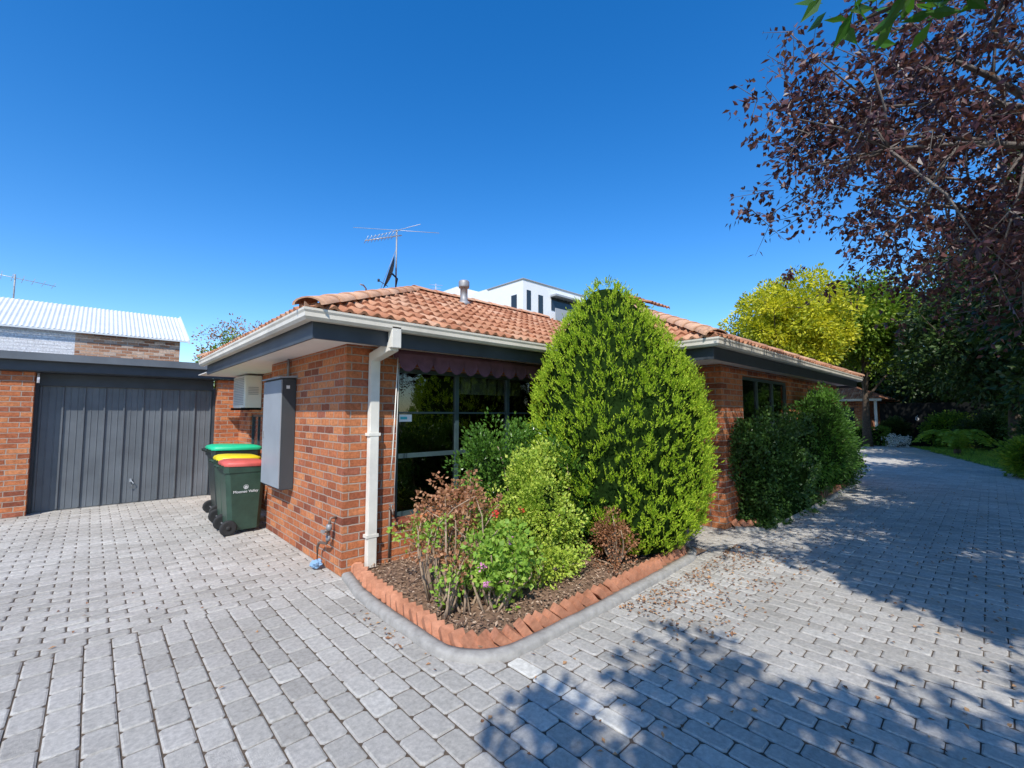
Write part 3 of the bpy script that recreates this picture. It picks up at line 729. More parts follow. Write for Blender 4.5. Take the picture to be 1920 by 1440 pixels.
bm = bmesh.new(); bmesh.ops.create_icosphere(bm, subdivisions=3, radius=.055)
for v in bm.verts: v.co *= 1+.6*noise.noise(v.co*35); v.co.z *= .7
me = bpy.data.meshes.new('blue_rag'); bm.to_mesh(me); bm.free(); me.materials.append(M['cloth_blue'])
o = bpy.data.objects.new('blue_rag', me); COL.objects.link(o); o.location = (1.77, 4.86, .06); tag(o, 'crumpled blue rag at the foot of the pipe on the paving', 'rag')

# ------------------------------------------------------------------ bins
def make_bin(x, y, W, D, H, body, lid, label, logo=None):
    t = thing('wheelie_bin', label, 'bin', (x, y, 0), 'wheelie bins by the side wall')
    b = MB(); z0 = .05
    prof = [(z0, .78, .74), (z0+.03, .80, .77), (H*.86, .96, .95), (H*.87, 1.0, 1.0), (H*.955, 1.02, 1.02), (H*.96, .98, .98)]
    rings = []
    for z, fw, fd in prof:
        hw, hd = W/2*fw, D/2*fd; sh = D/2*(1-fd)*.35; c = .05
        ring = [(-hd+c+sh,-hw),(hd-c+sh,-hw),(hd+sh,-hw+c),(hd+sh,hw-c),(hd-c+sh,hw),(-hd+c+sh,hw),(-hd+sh,hw-c),(-hd+sh,-hw+c)]
        rings.append([(x+p, y+q, z) for p, q in ring])
    i0 = len(b.v)
    for r_ in rings: b.v += r_
    for k in range(len(rings)-1):
        for j in range(8): j2 = (j+1) % 8; b.f.append((i0+k*8+j, i0+k*8+j2, i0+(k+1)*8+j2, i0+(k+1)*8+j)); b.sm.append(False)
    b.f.append(tuple(i0+j for j in range(8))); b.sm.append(False)
    bo = b.build('body', body, t)
    l = MB(); hw, hd = W/2*1.05, D/2*1.04; zl = H*.965
    lp = [(zl-.02, 1.0), (zl+.012, 1.02), (zl+.035, .97), (zl+.055, .80), (zl+.062, .5)]
    for z, fct in lp:
        a_, b_ = hd*fct, hw*fct; c = .06*fct
        for p, q in [(-a_+c,-b_),(a_-c,-b_),(a_,-b_+c),(a_,b_-c),(a_-c,b_),(-a_+c,b_),(-a_,b_-c),(-a_,-b_+c)]: l.v.append((x+p+.01, y+q, z+ .02*(1-(p+a_)/(2*a_))))
    for k in range(len(lp)-1):
        for j in range(8): j2 = (j+1) % 8; l.f.append((k*8+j, k*8+j2, (k+1)*8+j2, (k+1)*8+j)); l.sm.append(True)
    l.f.append(tuple((len(lp)-1)*8+j for j in range(8))); l.sm.append(False)
    l.box(x+hd-.02, x+hd+.045, y-.09, y+.09, zl-.012, zl+.008)
    l.build('lid', lid, t)
    h = MB(); h.tube([(x-hd-.04, y-W*.36, zl+.0), (x-hd-.04, y+W*.36, zl+.0)], .014, 8)
    for q in (-.34, 0, .34): h.box(x-hd-.045, x-hd+.03, y+W*q-.015, y+W*q+.015, zl-.03, zl+.012)
    h.build('handle', body, t)
    ax = MB(); ax.tube([(x-D*.36, y-W*.44, .10), (x-D*.36, y+W*.44, .10)], .011, 8); ax.build('axle', M['steel'], t)
    for q in (-1, 1):
        wv = MB(); cy = y+q*W*.47
        wv.lathe((x-D*.36, cy, .10), [(0,-.02),(.06,-.02),(.085,-.025),(.10,-.018),(.10,.018),(.085,.025),(.06,.02),(0,.02)], 20, 'y'); wo = wv.build('wheel', M['rubber'], t)
        hb = MB(); hb.lathe((x-D*.36, cy+q*.022, .10), [(0,-.004),(.03,-.004),(.03,.004),(0,.004)], 12, 'y'); hb.build('hub', M['rubber'], wo)
    if logo:
        zc = H*.66
        lo = MB(); n = 28
        yy = lambda z: y-W/2*(.80+.16*(z-.08)/(H*.86-.08))-.004
        cx = x+.01
        def disc(mb, cx, cz, r0, r1):
            for k in range(n):
                t0, t1 = 2*PI*k/n, 2*PI*(k+1)/n
                P = [(cx+r*math.cos(tt), yy(cz+r*math.sin(tt)), cz+r*math.sin(tt)) for r, tt in ((r0,t0),(r1,t0),(r1,t1),(r0,t1))]
                mb.quad(*P)
        disc(lo, cx, zc, .026, .030); disc(lo, cx, zc-.004, .008, .018); disc(lo, cx, zc+.012, .0, .006)
        lo.build('emblem', M['print'], bo, fixn=False)
        tilt = math.atan((W/2*.16)/(H*.86-.08))
        text('lettering', logo, .050, (cx, yy(zc-.075)-.003, zc-.075), (PI/2+tilt, 0, 0), M['print'], bo)
    return t
make_bin(1.56, 7.18, .47, .50, .94, M['bin_green'], M['lid_red'], 'dark green wheelie bin with a red lid, nearest of the three', 'Moonee Valley')
make_bin(1.60, 7.72, .47, .52, .97, M['bin_green'], M['lid_yellow'], 'wheelie bin with a yellow lid, right behind the red lidded one')
make_bin(1.72, 8.55, .58, .68, 1.08, M['bin_black'], M['lid_green'], 'tall dark wheelie bin with a bright green lid, farthest back')

# ------------------------------------------------------------------ garage
ga = thing('garage', 'flat roofed garage with grey ribbed door between brick piers', 'garage', (.5, 10.5, 0))
GY = 10.48
for (xa, xb) in ((-1.45, -.70), (1.80, 2.187)):
    w = MB(); w.box(xa, xb, GY, GY+.35, 0, 2.28); w.build('pier', M['brick'], ga)
d = MB(); DX0, DX1, DZ = -.66, 1.76, 2.08; DYp = 10.74
d.box(DX0, DX1, DYp, DYp+.02, .015, DZ)
nb = 9
for k in range(nb+1):
    xx = DX0+.03+(DX1-DX0-.06)*k/nb
    d.hexa([(xx-.014,DYp-.03,.03),(xx+.006,DYp-.03,.03),(xx+.014,DYp-.0012,.03),(xx-.018,DYp-.0012,.03),(xx-.014,DYp-.03,DZ-.02),(xx+.006,DYp-.03,DZ-.02),(xx+.014,DYp-.0012,DZ-.02),(xx-.018,DYp-.0012,DZ-.02)])
    if k < nb:
        for q in (1/3, 2/3):
            x2 = xx+(DX1-DX0-.06)/nb*q; d.hexa([(x2-.004,DYp-.006,.03),(x2+.004,DYp-.006,.03),(x2+.008,DYp-.0013,.03),(x2-.008,DYp-.0013,.03),(x2-.004,DYp-.006,DZ-.02),(x2+.004,DYp-.006,DZ-.02),(x2+.008,DYp-.0013,DZ-.02),(x2-.008,DYp-.0013,DZ-.02)])
do = d.build('door', M['garage_grey'], ga)
h = MB(); h.tube([(.56, DYp-.035, .28), (.60, DYp-.05, .36), (.56, DYp-.035, .42)], .008, 6); h.box(.545,.575,DYp-.033,DYp-.002,.38,.44); h.build('handle', M['box_grey'], do)
fr = MB(); fr.box(-.70, -.66, GY+.20, GY+.33, 0, 2.12); fr.box(1.76, 1.80, GY+.20, GY+.33, 0, 2.12); fr.box(-.66, 1.76, GY+.20, GY+.33, 2.08, 2.28); fr.build('door_frame', M['charcoal'], ga)
f = MB(); f.box(-8, 2.18, 10.36, 10.39, 2.30, 2.50); f.build('fascia', M['charcoal'], ga)
f = MB(); f.box(-8, 2.18, 10.26, 10.36, 2.46, 2.58); f.box(-8, 2.18, 10.39, 16.0, 2.52, 2.55); f.build('roof', M['garage_grey'], ga)
f = MB(); f.box(-8, 2.18, 10.39, 10.80, 2.285, 2.298); f.build('soffit', M['charcoal'], ga)
g2 = thing('garage', 'neighbouring garage bay left of the brick pier', 'garage', (-3, 10.5, 0))
d = MB(); d.box(-4.0, -1.5, DYp, DYp+.02, .015, 2.28); d.build('door', M['garage_grey'], g2); w = MB(); w.box(-4.8, -4.0, GY, GY+.35, 0, 2.28); w.build('pier', M['brick'], g2)
mb = MB(); mb.box(-.70, 1.80, 10.72, 10.95, -.02, .006); struct(mb.build('garage_threshold', M['concrete']))

# ------------------------------------------------------------------ neighbour on the left
nh = thing('neighbour_building', 'old brick building with white corrugated iron roof behind the garage', 'building', (0, 16.4, 0))
EZ, RZ = 3.78, 4.82
w = MB(); w.box(-12, -.42, 16.3, 16.5, 0, EZ+.02); w.build('painted_wall', M['white_brick'], nh)
w = MB(); w.box(-.42, 1.80, 16.3, 16.5, 0, EZ+.02); w.box(1.65, 1.80, 16.5, 21, 0, EZ+.02); w.build('brick_wall', M['old_brick'], nh)
w = MB(); w.quad((1.80,16.3,EZ+.02),(1.80,21,EZ),(1.80,18.4,RZ-.1)); w.build('gable', M['white_wall'], nh)
r = MB(); n = 900; x0, x1 = -12, 1.98
for k in range(n):
    xa = x0+(x1-x0)*k/n; xb = x0+(x1-x0)*(k+1)/n; za = .010*math.sin(xa*2*PI/.093); zb = .010*math.sin(xb*2*PI/.093)
    r.quad((xa,16.2,EZ+za),(xb,16.2,EZ+zb),(xb,18.4,RZ+zb),(xa,18.4,RZ+za)); r.quad((xa,18.4,RZ+za),(xb,18.4,RZ+zb),(xb,21,EZ+zb),(xa,21,EZ+za))
r.build('roof', M['zinc'], nh, fixn=False)
f = MB(); f.hexa([(1.98,16.1,EZ-.1),(2.01,16.1,EZ-.1),(2.01,18.4,RZ-.06),(1.98,18.4,RZ-.06),(1.98,16.1,EZ+.02),(2.01,16.1,EZ+.02),(2.01,18.4,RZ+.05),(1.98,18.4,RZ+.05)]); f.box(-12,1.98,16.15,16.2,EZ-.05,EZ-.01); f.build('gutter', M['zinc'], nh)
an2 = thing('television_antenna', 'small distant antenna above the white corrugated roof', 'antenna', (-1.75, 18.4, 4.7))
b = MB(); b.tube([(-1.75,18.4,4.6),(-1.75,18.4,5.5)], .02, 6); b.build('mast', M['steel'], an2)
b = MB(); b.tube([(-2.3,18.35,5.45),(-.95,18.5,5.33)], .010, 5)
for k in range(7): q = Vector((-2.2+.2*k,18.36+.02*k,5.44-.018*k)); e2 = Vector((.10,-.8+.05*k,.05)); b.tube([q-e2*.55, q+e2*.55], .006, 5)
b.build('element', M['alu'], an2)

# ------------------------------------------------------------------ apartment block behind
ap = thing('apartment_building', 'white modern apartment block rising behind the terracotta roof', 'building', (31, 31.5, 0))
w = MB(); w.box(31, 41, 31.5, 37.0, 0, 15.2); w.box(31.6, 41, 37.0, 43, 0, 15.6); w.box(31.2, 40, 43, 52, 0, 16.9); w.build('wall', M['white_wall'], ap)
for (xa, xb, za, zb) in ((31.5,32.1,12.2,14.2),(33.2,33.9,12.0,14.0)):
    w = MB(); w.box(xa, xb, 31.46, 31.5, za, zb); w.build('window', M['glass_dim_room'], ap)
w = MB(); w.box(35.2, 40.6, 31.44, 31.5, 12.7, 14.1); w.build('window', M['glass_dim_room'], ap)
w = MB(); w.box(35.0, 40.9, 30.6, 31.43, 14.1, 14.3); w.build('canopy', M['grey_panel'], ap)
w = MB(); w.box(34.8, 41.0, 30.5, 30.6, 11.3, 12.7); w.box(34.8,41.0,30.6,31.49,11.2,11.35); w.build('balcony', M['grey_panel'], ap)
w = MB(); w.box(30.95, 31, 32.4, 33.2, 11.9, 13.8); w.build('window', M['glass_dim_room'], ap)
w = MB(); w.box(30.9, 41.05, 31.4, 37.1, 15.2, 15.3); w.build('parapet', M['grey_panel'], ap)
an3 = MB(); an3.tube([(31.5,48,16.5),(31.5,48,18.4)], .05, 6); an3.tube([(30.8,48.4,18.2),(32.2,47.5,18.2)], .035, 5); an3.tube([(31.0,48.4,17.8),(32,47.5,17.8)], .035, 5)
tag(an3.build('rooftop_antenna', M['alu']), 'tiny antenna on the white apartment block roof', 'antenna')

# ------------------------------------------------------------------ far right
fh = thing('far_house', 'distant brick unit with tiled roof at the end of the driveway', 'house', (31, 6, 0))
w = MB(); w.box(31, 38, 4.7, 10, 0, 2.4); w.build('wall', M['brick'], fh)
hip(30.2, 38.5, 4.0, 10.5, 2.45, ('f', 'l')).build('roof', M['tile'], fh, fixn=False)
w = MB(); w.box(30.3, 30.42, 4.12, 4.24, 0, 2.36); w.build('post', M['pipe_white'], fh)
w = MB(); w.box(30.98, 31.0, 5.2, 6.6, .7, 2.0); w.build('window', M['glass_dim_room'], fh)
w = MB(); w.box(30.1, 30.2, 3.9, 10.6, 2.32, 2.45); w.build('gutter', M['cream'], fh)
fd = thing('number_gate', 'dark timber gate with a white number six at the drive end', 'gate', (31, 2.6, 0))
w = MB()
for k in range(18): w.box(31.0+.003*(k%2), 31.04, -.4+k*.25, -.4+k*.25+.247, .0, 2.2)
w.build('boards', M['timber_dark'], fd)
w = MB(); w.box(31.045, 31.1, -.4, 4.1, .3, .4); w.box(31.045, 31.1, -.4, 4.1, 1.9, 2.0); w.build('rail', M['timber_dark'], fd)
text('number', '6', .36, (30.985, 2.62, 1.3), (PI/2, 0, -PI/2), M['grille'], fd)

def hedge_box(name, label, x0, x1, y0, y1, h, n, L, W, mat, cat='hedge', group=None, lump=.12, core=.82):
    t = thing(name, label, cat, ((x0+x1)/2, (y0+y1)/2, 0), group)
    C = RNG.random((n, 3)); f = RNG.integers(0, 5, n)
    ax = np.array([0, 0, 1, 1, 2])[f]; val = np.array([0, 1, 0, 1, 1])[f]
    C[np.arange(n), ax] = val+(RNG.random(n)-.5)*.12
    P = np.array([x0, y0, 0])+C*np.array([x1-x0, y1-y0, h])
    nz = np.array([noise.noise(Vector((float(p[0])*2.2, float(p[1])*2.2, float(p[2])*2.2))) for p in P])
    out = P-np.array([(x0+x1)/2, (y0+y1)/2, h*.4]); o2 = norm(out)
    P = P+o2*nz[:, None]*lump*2; P[:, 2] = np.maximum(P[:, 2], .04)
    A = o2+RNG.normal(size=(n, 3))*.7; A[:, 2] += .3
    leaf_mesh('foliage', P, A, L*(.7+.6*RNG.random(n)), W*(.7+.6*RNG.random(n)), mat, t)
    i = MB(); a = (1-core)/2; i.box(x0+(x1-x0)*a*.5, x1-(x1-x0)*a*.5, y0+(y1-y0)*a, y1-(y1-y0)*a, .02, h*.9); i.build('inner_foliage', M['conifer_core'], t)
    return t
hedge_box('clipped_hedge', 'low clipped hedge in front of the distant unit', 29.3, 30.0, 3.7, 6.2, .9, 3500, .08, .055, M['mid_tree'])
hedge_box('wall_hedge', 'dark leafy hedge against the wall left of the taller feathery bush', 6.85, 9.4, 2.14, 2.55, 1.34, 14000, .05, .036, M['hedge'], lump=.26)
hedge_box('boundary_hedge', 'tall dark boundary hedge closing the view beyond the driveway', 39, 41, -14, 16, 5.5, 16000, .4, .25, M['dark_tree'], lump=1.0, core=.9)

# ------------------------------------------------------------------ plants
cb = (4.66, 3.10, 0)
con = thing('conifer', 'large egg shaped bright green conifer with a pointed top', 'conifer', cb)
prof_z = [.12, .4, .98, 1.45, 2.0, 2.40, 2.70, 2.94, 3.12, 3.26]; prof_r = [.68, .90, 1.03, 1.02, .91, .74, .54, .34, .17, .03]
z0, z1 = .12, 3.26
leanv = lambda z: np.stack([-.10*np.clip((z-1.2)/2, 0, 1)**1.2*.8, .10*np.clip((z-1.2)/2, 0, 1)**1.2], -1)
def conlum(a, t):
    v = abs(noise.noise(Vector((math.cos(a)*6, math.sin(a)*6, t*2.6))))
    return 1+.05*noise.noise(Vector((math.cos(a)*1.8, math.sin(a)*1.8, t*1.6)))+.04-.36*max(0, .20-v)-.06*noise.noise(Vector((math.cos(a)*14, math.sin(a)*14, t*7)))
K = 3000
z_ = z0+(z1-z0)*RNG.random(K*4); acc = np.interp(z_, prof_z, prof_r)/1.06 > RNG.random(K*4)*.97; z_ = z_[acc][:K]; K = len(z_)
th = RNG.random(K)*2*PI
lum = np.array([conlum(a, t) for a, t in zip(th, z_)])
rr = np.interp(z_, prof_z, prof_r)*lum*(.92+.07*RNG.random(K))
lv = leanv(z_)
P = np.stack([cb[0]+lv[:, 0]+rr*np.cos(th), cb[1]+lv[:, 1]+rr*np.sin(th), z_], 1)
O = np.stack([np.cos(th)*.8, np.sin(th)*.8, 1.25+.8*(z_ > 2.6)], 1); O = norm(O)
per = 5; PC = np.repeat(P, per, 0); PO = norm(np.repeat(O, per, 0)+RNG.normal(size=(K*per, 3))*.30); PL = (.04+.06*RNG.random((K*per, 1)))
PC = PC+RNG.normal(size=PC.shape)*.018
q = 11; LC = np.repeat(PC, q, 0); LO = np.repeat(PO, q, 0); LL = np.repeat(PL, q, 0); s = RNG.random((len(LC), 1))
side = ball(len(LC))
C = LC+LO*LL*s; A = LO*1.0+side*(.70*(1.15-s))
leaf_mesh('foliage', C, A, .017+.016*RNG.random(len(C)), .007+.005*RNG.random(len(C)), M['conifer'], con)
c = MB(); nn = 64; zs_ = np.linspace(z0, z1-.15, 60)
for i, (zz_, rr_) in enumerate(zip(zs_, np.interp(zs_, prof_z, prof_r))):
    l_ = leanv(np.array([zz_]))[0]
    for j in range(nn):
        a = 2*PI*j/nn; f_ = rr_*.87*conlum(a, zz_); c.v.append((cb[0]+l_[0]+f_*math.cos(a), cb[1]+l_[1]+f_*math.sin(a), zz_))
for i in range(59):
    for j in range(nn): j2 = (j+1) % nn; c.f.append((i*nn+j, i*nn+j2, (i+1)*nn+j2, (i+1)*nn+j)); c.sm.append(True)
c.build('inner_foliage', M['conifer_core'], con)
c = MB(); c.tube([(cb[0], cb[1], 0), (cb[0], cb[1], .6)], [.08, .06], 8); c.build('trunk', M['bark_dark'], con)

shrub('glossy_shrub', 'dark green glossy shrub under the front window left of the conifer', 'shrub', (3.30, 3.80, .05), (3.38, 3.76, .82), (.50, .42, .60), 150, 42, .13, .042, .027, M['shrub_dark'], core=.5, lump=.7, lump_s=2.6, extra=[((3.05, 3.8, 1.2), (.25, .2, .25), 20), ((3.7, 3.7, 1.32), (.25, .2, .25), 22)])
shrub('variegated_shrub', 'lime and yellow variegated shrub in the middle of the bed', 'shrub', (3.28, 3.12, .05), (3.28, 3.14, .58), (.48, .40, .48), 140, 46, .10, .034, .026, M['variegated'], core=.5, lump=.85, lump_s=2.8, extra=[((3.15, 3.2, 1.02), (.20, .18, .22), 26), ((3.5, 3.25, 1.10), (.20, .18, .22), 26), ((3.0, 2.98, .70), (.22, .2, .22), 20)])
shrub('leafy_shrub', 'mid green shrub wedged between the variegated shrub and the conifer', 'shrub', (3.85, 3.05, .05), (3.85, 3.12, .68), (.40, .36, .58), 130, 44, .12, .042, .027, M['shrub_dark'], core=.55, lump=.6, lump_s=2.6, extra=[((3.75, 3.2, 1.25), (.24, .2, .24), 26)])
shrub('low_shrub', 'low yellow green ground shrub spilling in front of the variegated one', 'shrub', (2.98, 2.82, .05), (3.0, 2.86, .25), (.34, .26, .23), 54, 42, .08, .03, .024, M['variegated'], lump=.85, lump_s=2.8, extra=[((3.3, 2.8, .22), (.26, .16, .16), 22)])
shrub('russet_shrub', 'small rusty brown dried shrub right at the foot of the conifer', 'shrub', (3.92, 2.66, .05), (3.92, 2.68, .40), (.29, .24, .34), 70, 40, .085, .028, .019, M['russet'], stem_n=30, lump=.75, lump_s=2.5)
def geranium(label, base, center, radii, K, per, mat1, mat2, frac, flowers, L=.05, W=.05, sn=30):
    t = thing('geranium', label, 'geranium', base)
    P = clumps(center, radii, K, .45, .08, .6, 2.5); P = P[np.argsort(P[:, 2]+.15*RNG.normal(size=len(P)))]; k = int(K*frac)
    for (PP, mt, nm) in ((P[:k], mat1, 'foliage'), (P[k:], mat2, 'dry_foliage')):
        if len(PP) == 0: continue
        C, A = cloud(PP, per, .082); n = len(C); leaf_mesh(nm, C, A, L*(.6+.7*RNG.random(n)), W*(.6+.6*RNG.random(n)), mt, t, fold=.2)
    mb = MB(); 
    for p in P[RNG.permutation(len(P))[:sn]]:
        s = (base[0]+random.uniform(-.12,.12), base[1]+random.uniform(-.12,.12), base[2]); stems(mb, s, [p], .012, .004, bend=.2)
    mb.build('stem', M['stem'], t, fixn=False)
    for (p, pm) in flowers:
        C = np.array([p])+ball(24)*.024; A = ball(24); leaf_mesh('flower', C, A, .022, .020, M[pm], t, fold=.1)
    return t
geranium('tall woody geranium with rusty dried leaves near the downpipe', (2.20, 3.15, .06), (2.42, 3.35, .70), (.48, .38, .32), 100, 34, M['geranium'], M['russet'], .42, [((2.66, 3.05, .72), 'petal_red'), ((2.74, 3.0, .58), 'petal_red'), ((2.88, 2.95, .74), 'petal_red')], L=.037, W=.032, sn=50)
geranium('leafy green geranium with pink flowers at the front corner of the bed', (2.38, 2.80, .06), (2.52, 2.80, .38), (.34, .26, .28), 72, 28, M['geranium'], M['geranium'], .9, [((2.22, 2.70, .44), 'petal_pink'), ((2.20, 2.62, .34), 'petal_pink'), ((2.48, 2.68, .60), 'petal_pink')], L=.045, W=.045, sn=30)
geranium('sprawling geranium with bare stems beside the kerb left of the pink flowering one', (2.12, 2.95, .06), (2.16, 3.0, .36), (.20, .22, .26), 24, 18, M['geranium'], M['russet'], .6, [], L=.04, W=.04, sn=22)

shrub('feathery_bush', 'tall feathery green bush against the wall at the far end of the hedge', 'bush', (10.1, 2.2, 0), (10.1, 2.22, 1.08), (1.05, .44, 1.04), 340, 50, .15, .06, .022, M['fern_green'], core=.78, zmin=.05, lump=.45)
shrub('dark_bush', 'small dark bush filling the gap at the far corner of the brick wing', 'bush', (12.0, 2.3, 0), (12.0, 2.3, .6), (.9, .36, .6), 130, 44, .14, .05, .03, M['hedge'], core=.75, zmin=.05)

# trees
tree('plum_tree', 'purple leaved plum tree overhanging the driveway at top right', (7.6, -2.3, 0), 2.2, (5.80, -.30, 4.15), (2.30, 1.90, 1.85), 620, 0, .27, .060, .035, M['purple'], 'bark', tr=.13, hang=.15, limbs=36,
     extra=[((4.25, .66, 3.95), (1.0, .9, .95), 75), ((6.6, -.9, 3.4), (1.8, 1.3, 1.3), 300)], twigmode=(4, 8, .30), lump=.5)
tree('shade_tree', 'broad leaved green tree standing behind the viewer that shades the near paving', (-2.0, -4.8, 0), 2.4, (-1.40, -2.35, 4.4), (1.42, 1.42, .45), 240, 60, .18, .11, .07, M['shade_leaf'], 'bark_dark', tr=.18, hang=.3, shell=.1, lump=.45, extra=[((-.30, -3.68, 4.4), (1.55, 1.45, .45), 260)])
tree('shade_tree', 'green street tree just outside the right of the view shading the mid driveway', (2.9, -4.2, 0), 2.2, (3.05, -2.2, 4.2), (1.45, 1.15, .45), 330, 60, .20, .11, .07, M['shade_leaf'], 'bark_dark', tr=.14, hang=.3, shell=.05, lump=.45)
tree('shade_tree', 'leafy tree hidden behind the plum tree at the right of the driveway', (6.0, -4.2, 0), 2.2, (6.2, -2.45, 4.5), (2.3, 1.3, .7), 400, 54, .26, .12, .08, M['shade_leaf'], 'bark_dark', tr=.16, hang=.3, shell=.05)
bt = thing('leafy_bough', 'bough of large glossy green leaves hanging into the top right corner', 'branch', (2.9, -.6, 3.6))
sh = Vector((.24, -.20, .0))
mb = MB(); pts = [Vector((2.9,-1.3,4.0))+sh, Vector((2.85,-.6,3.85))+sh, Vector((2.70,.0,3.66))+sh, Vector((2.38,.56,3.50))+sh]
mb.tube(pts, [.03,.022,.014,.006], 6); mb.build('wood', M['bark_dark'], bt, fixn=False)
C = []; A = []
for k in range(230):
    t = random.random()**.7; i = min(2, int(t*3)); p = pts[i].lerp(pts[i+1], t*3-i)+Vector((random.uniform(-.27,.27), random.uniform(-.24,.24), random.uniform(-.02,.2)))
    C.append(p); A.append((random.uniform(-1,.6), random.uniform(-.6,1), random.uniform(-.6,.1)))
leaf_mesh('foliage', np.array(C), np.array(A), .12+.05*RNG.random(230), .055, M['green_big'], bt, fold=.25)

tree('golden_tree', 'golden yellow leaved tree rising behind the brick wing', (24, 6.2, 0), 3.0, (24, 6.3, 5.9), (2.45, 2.45, 2.35), 330, 84, .42, .16, .095, M['yellow_tree'], tr=.16, lump=.3)
farspots = [(28.5, 4.3, 6.1, 2.5, 2.3, 'mid_tree', 'tall mid green tree just right of the golden tree'),
 (25, -.6, 5.0, 2.9, 4.0, 'dark_tree', 'dark evergreen tree beyond the grass verge'),
 (18.5, -2.6, 5.0, 2.8, 3.6, 'dark_tree', 'dark leafy tree at the right edge beyond the plum tree'),
 (34, 1.0, 5.5, 3.8, 4.6, 'dark_tree', 'big dark tree behind the number six gate'),
 (38, 8.5, 5.5, 3.4, 3.6, 'dark_tree', 'dark tree behind the distant tiled roof'),
 (32, -2.6, 5.0, 3.6, 4.6, 'dark_tree', 'dense dark tree at the far right end of the verge'),
 (13.0, -2.7, 4.6, 2.7, 2.0, 'dark_tree', 'dark green tree shading the driveway at the right edge'),
 (9.6, -3.0, 4.8, 2.4, 1.7, 'dark_tree', 'dark green tree standing just behind the plum tree'),
 (40, 13, 5.5, 3.6, 4.2, 'dark_tree', 'far dark tree showing behind the golden tree')]
for (x, y, zc_, r_, rz, mt, lb) in farspots:
    tree('garden_tree', lb, (x, y, 0), 2.0, (x, y, zc_), (r_, r_, rz), 360, 56, .52, .20, .13, M[mt], group='trees lining the far driveway', tr=.18)
tree('red_twig_tree', 'sparse reddish tree between the corrugated roof and the house eave', (3.4, 15.5, 0), 2.0, (3.3, 15.5, 3.5), (1.5, 1.3, 1.05), 110, 26, .25, .07, .04, M['russet'], tr=.07)
shrub('garden_bush', 'green bush behind the garage roof below the reddish tree', 'bush', (2.7, 14.5, 0), (2.9, 14.5, 2.7), (1.0, .9, 1.15), 150, 50, .2, .07, .045, M['mid_tree'])
for i, (x, y, r_, h, mt, lb) in enumerate([(28.5, -.2, 1.3, 1.7, 'dark_tree', 'rounded dark shrub at the back of the grass verge'), (22.5, -1.9, 1.5, 2.2, 'dark_tree', 'dark shrub on the right side of the grass verge'), (17.2, -.9, .7, 1.0, 'mid_tree', 'bright low shrub at the right edge of the driveway'), (30.3, 1.4, .9, 1.6, 'mid_tree', 'low leafy shrub at the foot of the dark gate'), (32.5,-1.5,2.2,3.2,'dark_tree','large dark shrub right of the number six gate'), (30.6, 3.5, .5, 1.3, 'dark_tree', 'small dark shrub between the gate and the distant unit')]):
    shrub('verge_shrub', lb, 'shrub', (x, y, 0), (x, y, h*.5), (r_, r_, h*.55), 190, 40, .25, .10, .065, M[mt], core=.75)
shrub('white_flowers', 'patch of white flowers next to the clipped hedge', 'flowers', (28.8, 3.2, 0), (28.8, 3.2, .3), (.7, .5, .3), 60, 14, .12, .06, .05, M['petal_white'])
cy = thing('tree_fern', 'arching bright green fern on the grass verge', 'fern', (25.3, 1.0, 0))
C = []; A = []
for k in range(22):
    a = 2*PI*k/22+random.uniform(-.15,.15); ln = random.uniform(.9, 1.35); hz = random.uniform(.45, .8)
    for j in range(26):
        t = j/26; r_ = ln*t; z = .28+hz*math.sin(t*2.9)
        p = Vector((25.3+math.cos(a)*r_, 1.0+math.sin(a)*r_, z)); s = Vector((-math.sin(a), math.cos(a), 0))
        for sg in (-1, 1): C.append(p); A.append(s*sg+Vector((math.cos(a), math.sin(a), 0))*.5+Vector((0,0,-.3)))
leaf_mesh('frond', np.array(C), np.array(A), .22, .045, M['grass'], cy, fold=.1)
c = MB(); c.tube([(25.3,1.0,0),(25.3,1.0,.3)], [.12,.1], 8); c.build('trunk', M['bark_dark'], cy)

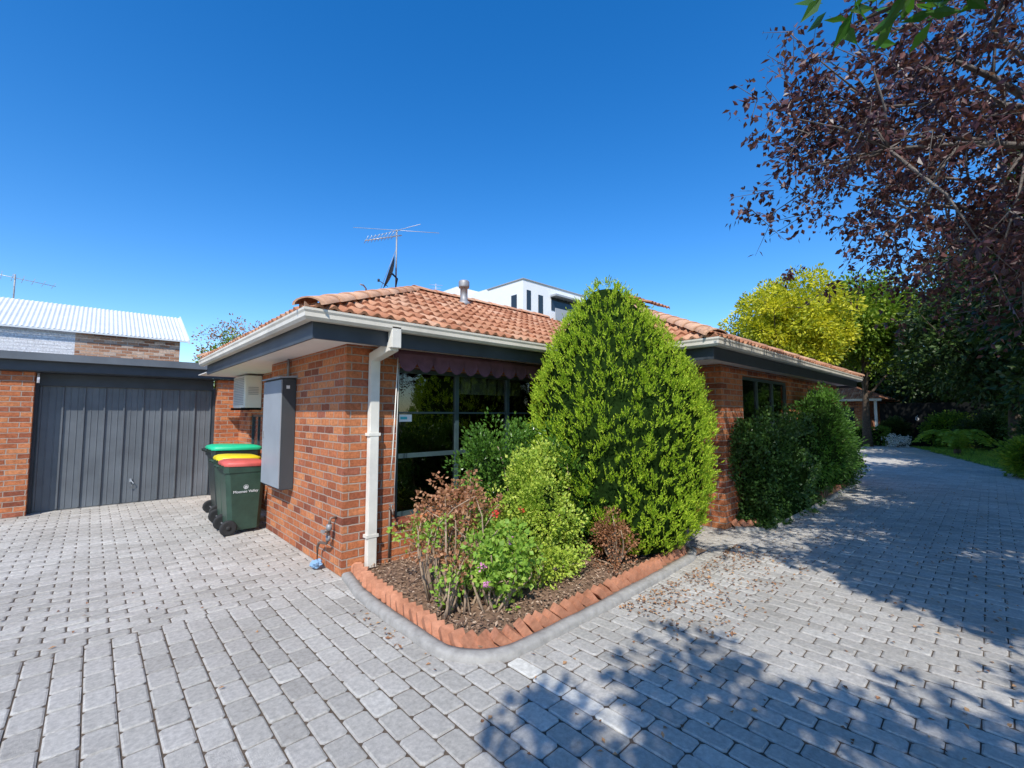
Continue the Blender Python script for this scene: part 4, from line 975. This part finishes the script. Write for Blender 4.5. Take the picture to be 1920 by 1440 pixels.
X = np.concatenate([3.2+2.6*RNG.random(950), 1.5+7*RNG.random(300), -3+6*RNG.random(60), 5+9*RNG.random(220), 1.6+.25*RNG.random(60)]); Y = np.concatenate([2.20-.85*RNG.random(950)**2.4, 2.2-2.4*RNG.random(300), 1+5*RNG.random(60), 0+2.1*RNG.random(220), 2.4+1.2*RNG.random(60)])
k = ~((X > 1.7) & (X < 5.4) & (Y > 2.17)); X, Y = X[k], Y[k]; n = len(X)
A = RNG.normal(size=(n, 3)); A[:, 2] *= .3
tag(leaf_mesh('fallen_leaves', np.stack([X, Y, .006+.008*RNG.random(n)], 1), A, .02+.025*RNG.random(n), .012+.016*RNG.random(n), M['litter'], flat=True, fold=.5), 'dry brown leaves scattered over the grey pavers', 'leaf litter', kind='stuff')

# ------------------------------------------------------------------ light, sky, camera
el, az = math.radians(46), math.radians(39)
d = Vector((math.cos(az)*math.cos(el), math.sin(az)*math.cos(el), -math.sin(el)))
sl = bpy.data.lights.new('sun', 'SUN'); sl.energy = 5.0; sl.angle = math.radians(.53); sl.color = (1, .96, .885)
so = bpy.data.objects.new('sun', sl); COL.objects.link(so); so.rotation_euler = (-d).to_track_quat('Z', 'Y').to_euler(); so.location = (-10, -8, 20)
W = bpy.data.worlds.new('World'); scene.world = W; W.use_nodes = True; nt = W.node_tree; nt.nodes.clear()
sky = nt.nodes.new('ShaderNodeTexSky'); sky.sky_type = 'NISHITA'; sky.sun_disc = False; sky.sun_elevation = el; sky.sun_rotation = math.radians(231)
sky.air_density = 1.0; sky.dust_density = .3; sky.ozone_density = 3.0
hs = nt.nodes.new('ShaderNodeHueSaturation'); hs.inputs['Hue'].default_value = .506; hs.inputs['Saturation'].default_value = 1.38; hs.inputs['Value'].default_value = 1.85
bg = nt.nodes.new('ShaderNodeBackground'); bg.inputs[1].default_value = .12
ow = nt.nodes.new('ShaderNodeOutputWorld'); nt.links.new(sky.outputs[0], hs.inputs['Color']); nt.links.new(hs.outputs[0], bg.inputs[0]); nt.links.new(bg.outputs[0], ow.inputs[0])
cam = bpy.data.cameras.new('camera'); cam.sensor_width = 36; cam.lens = 36*839/1920; cam.clip_end = 600; cam.clip_start = .05
co = bpy.data.objects.new('camera', cam); COL.objects.link(co); co.location = (0, 0, 1.6); co.rotation_euler = (math.radians(90+3.9), 0, math.radians(46.9-90))
scene.camera = co
scene.view_settings.view_transform = 'Standard'; scene.view_settings.look = 'None'; scene.view_settings.exposure = 0
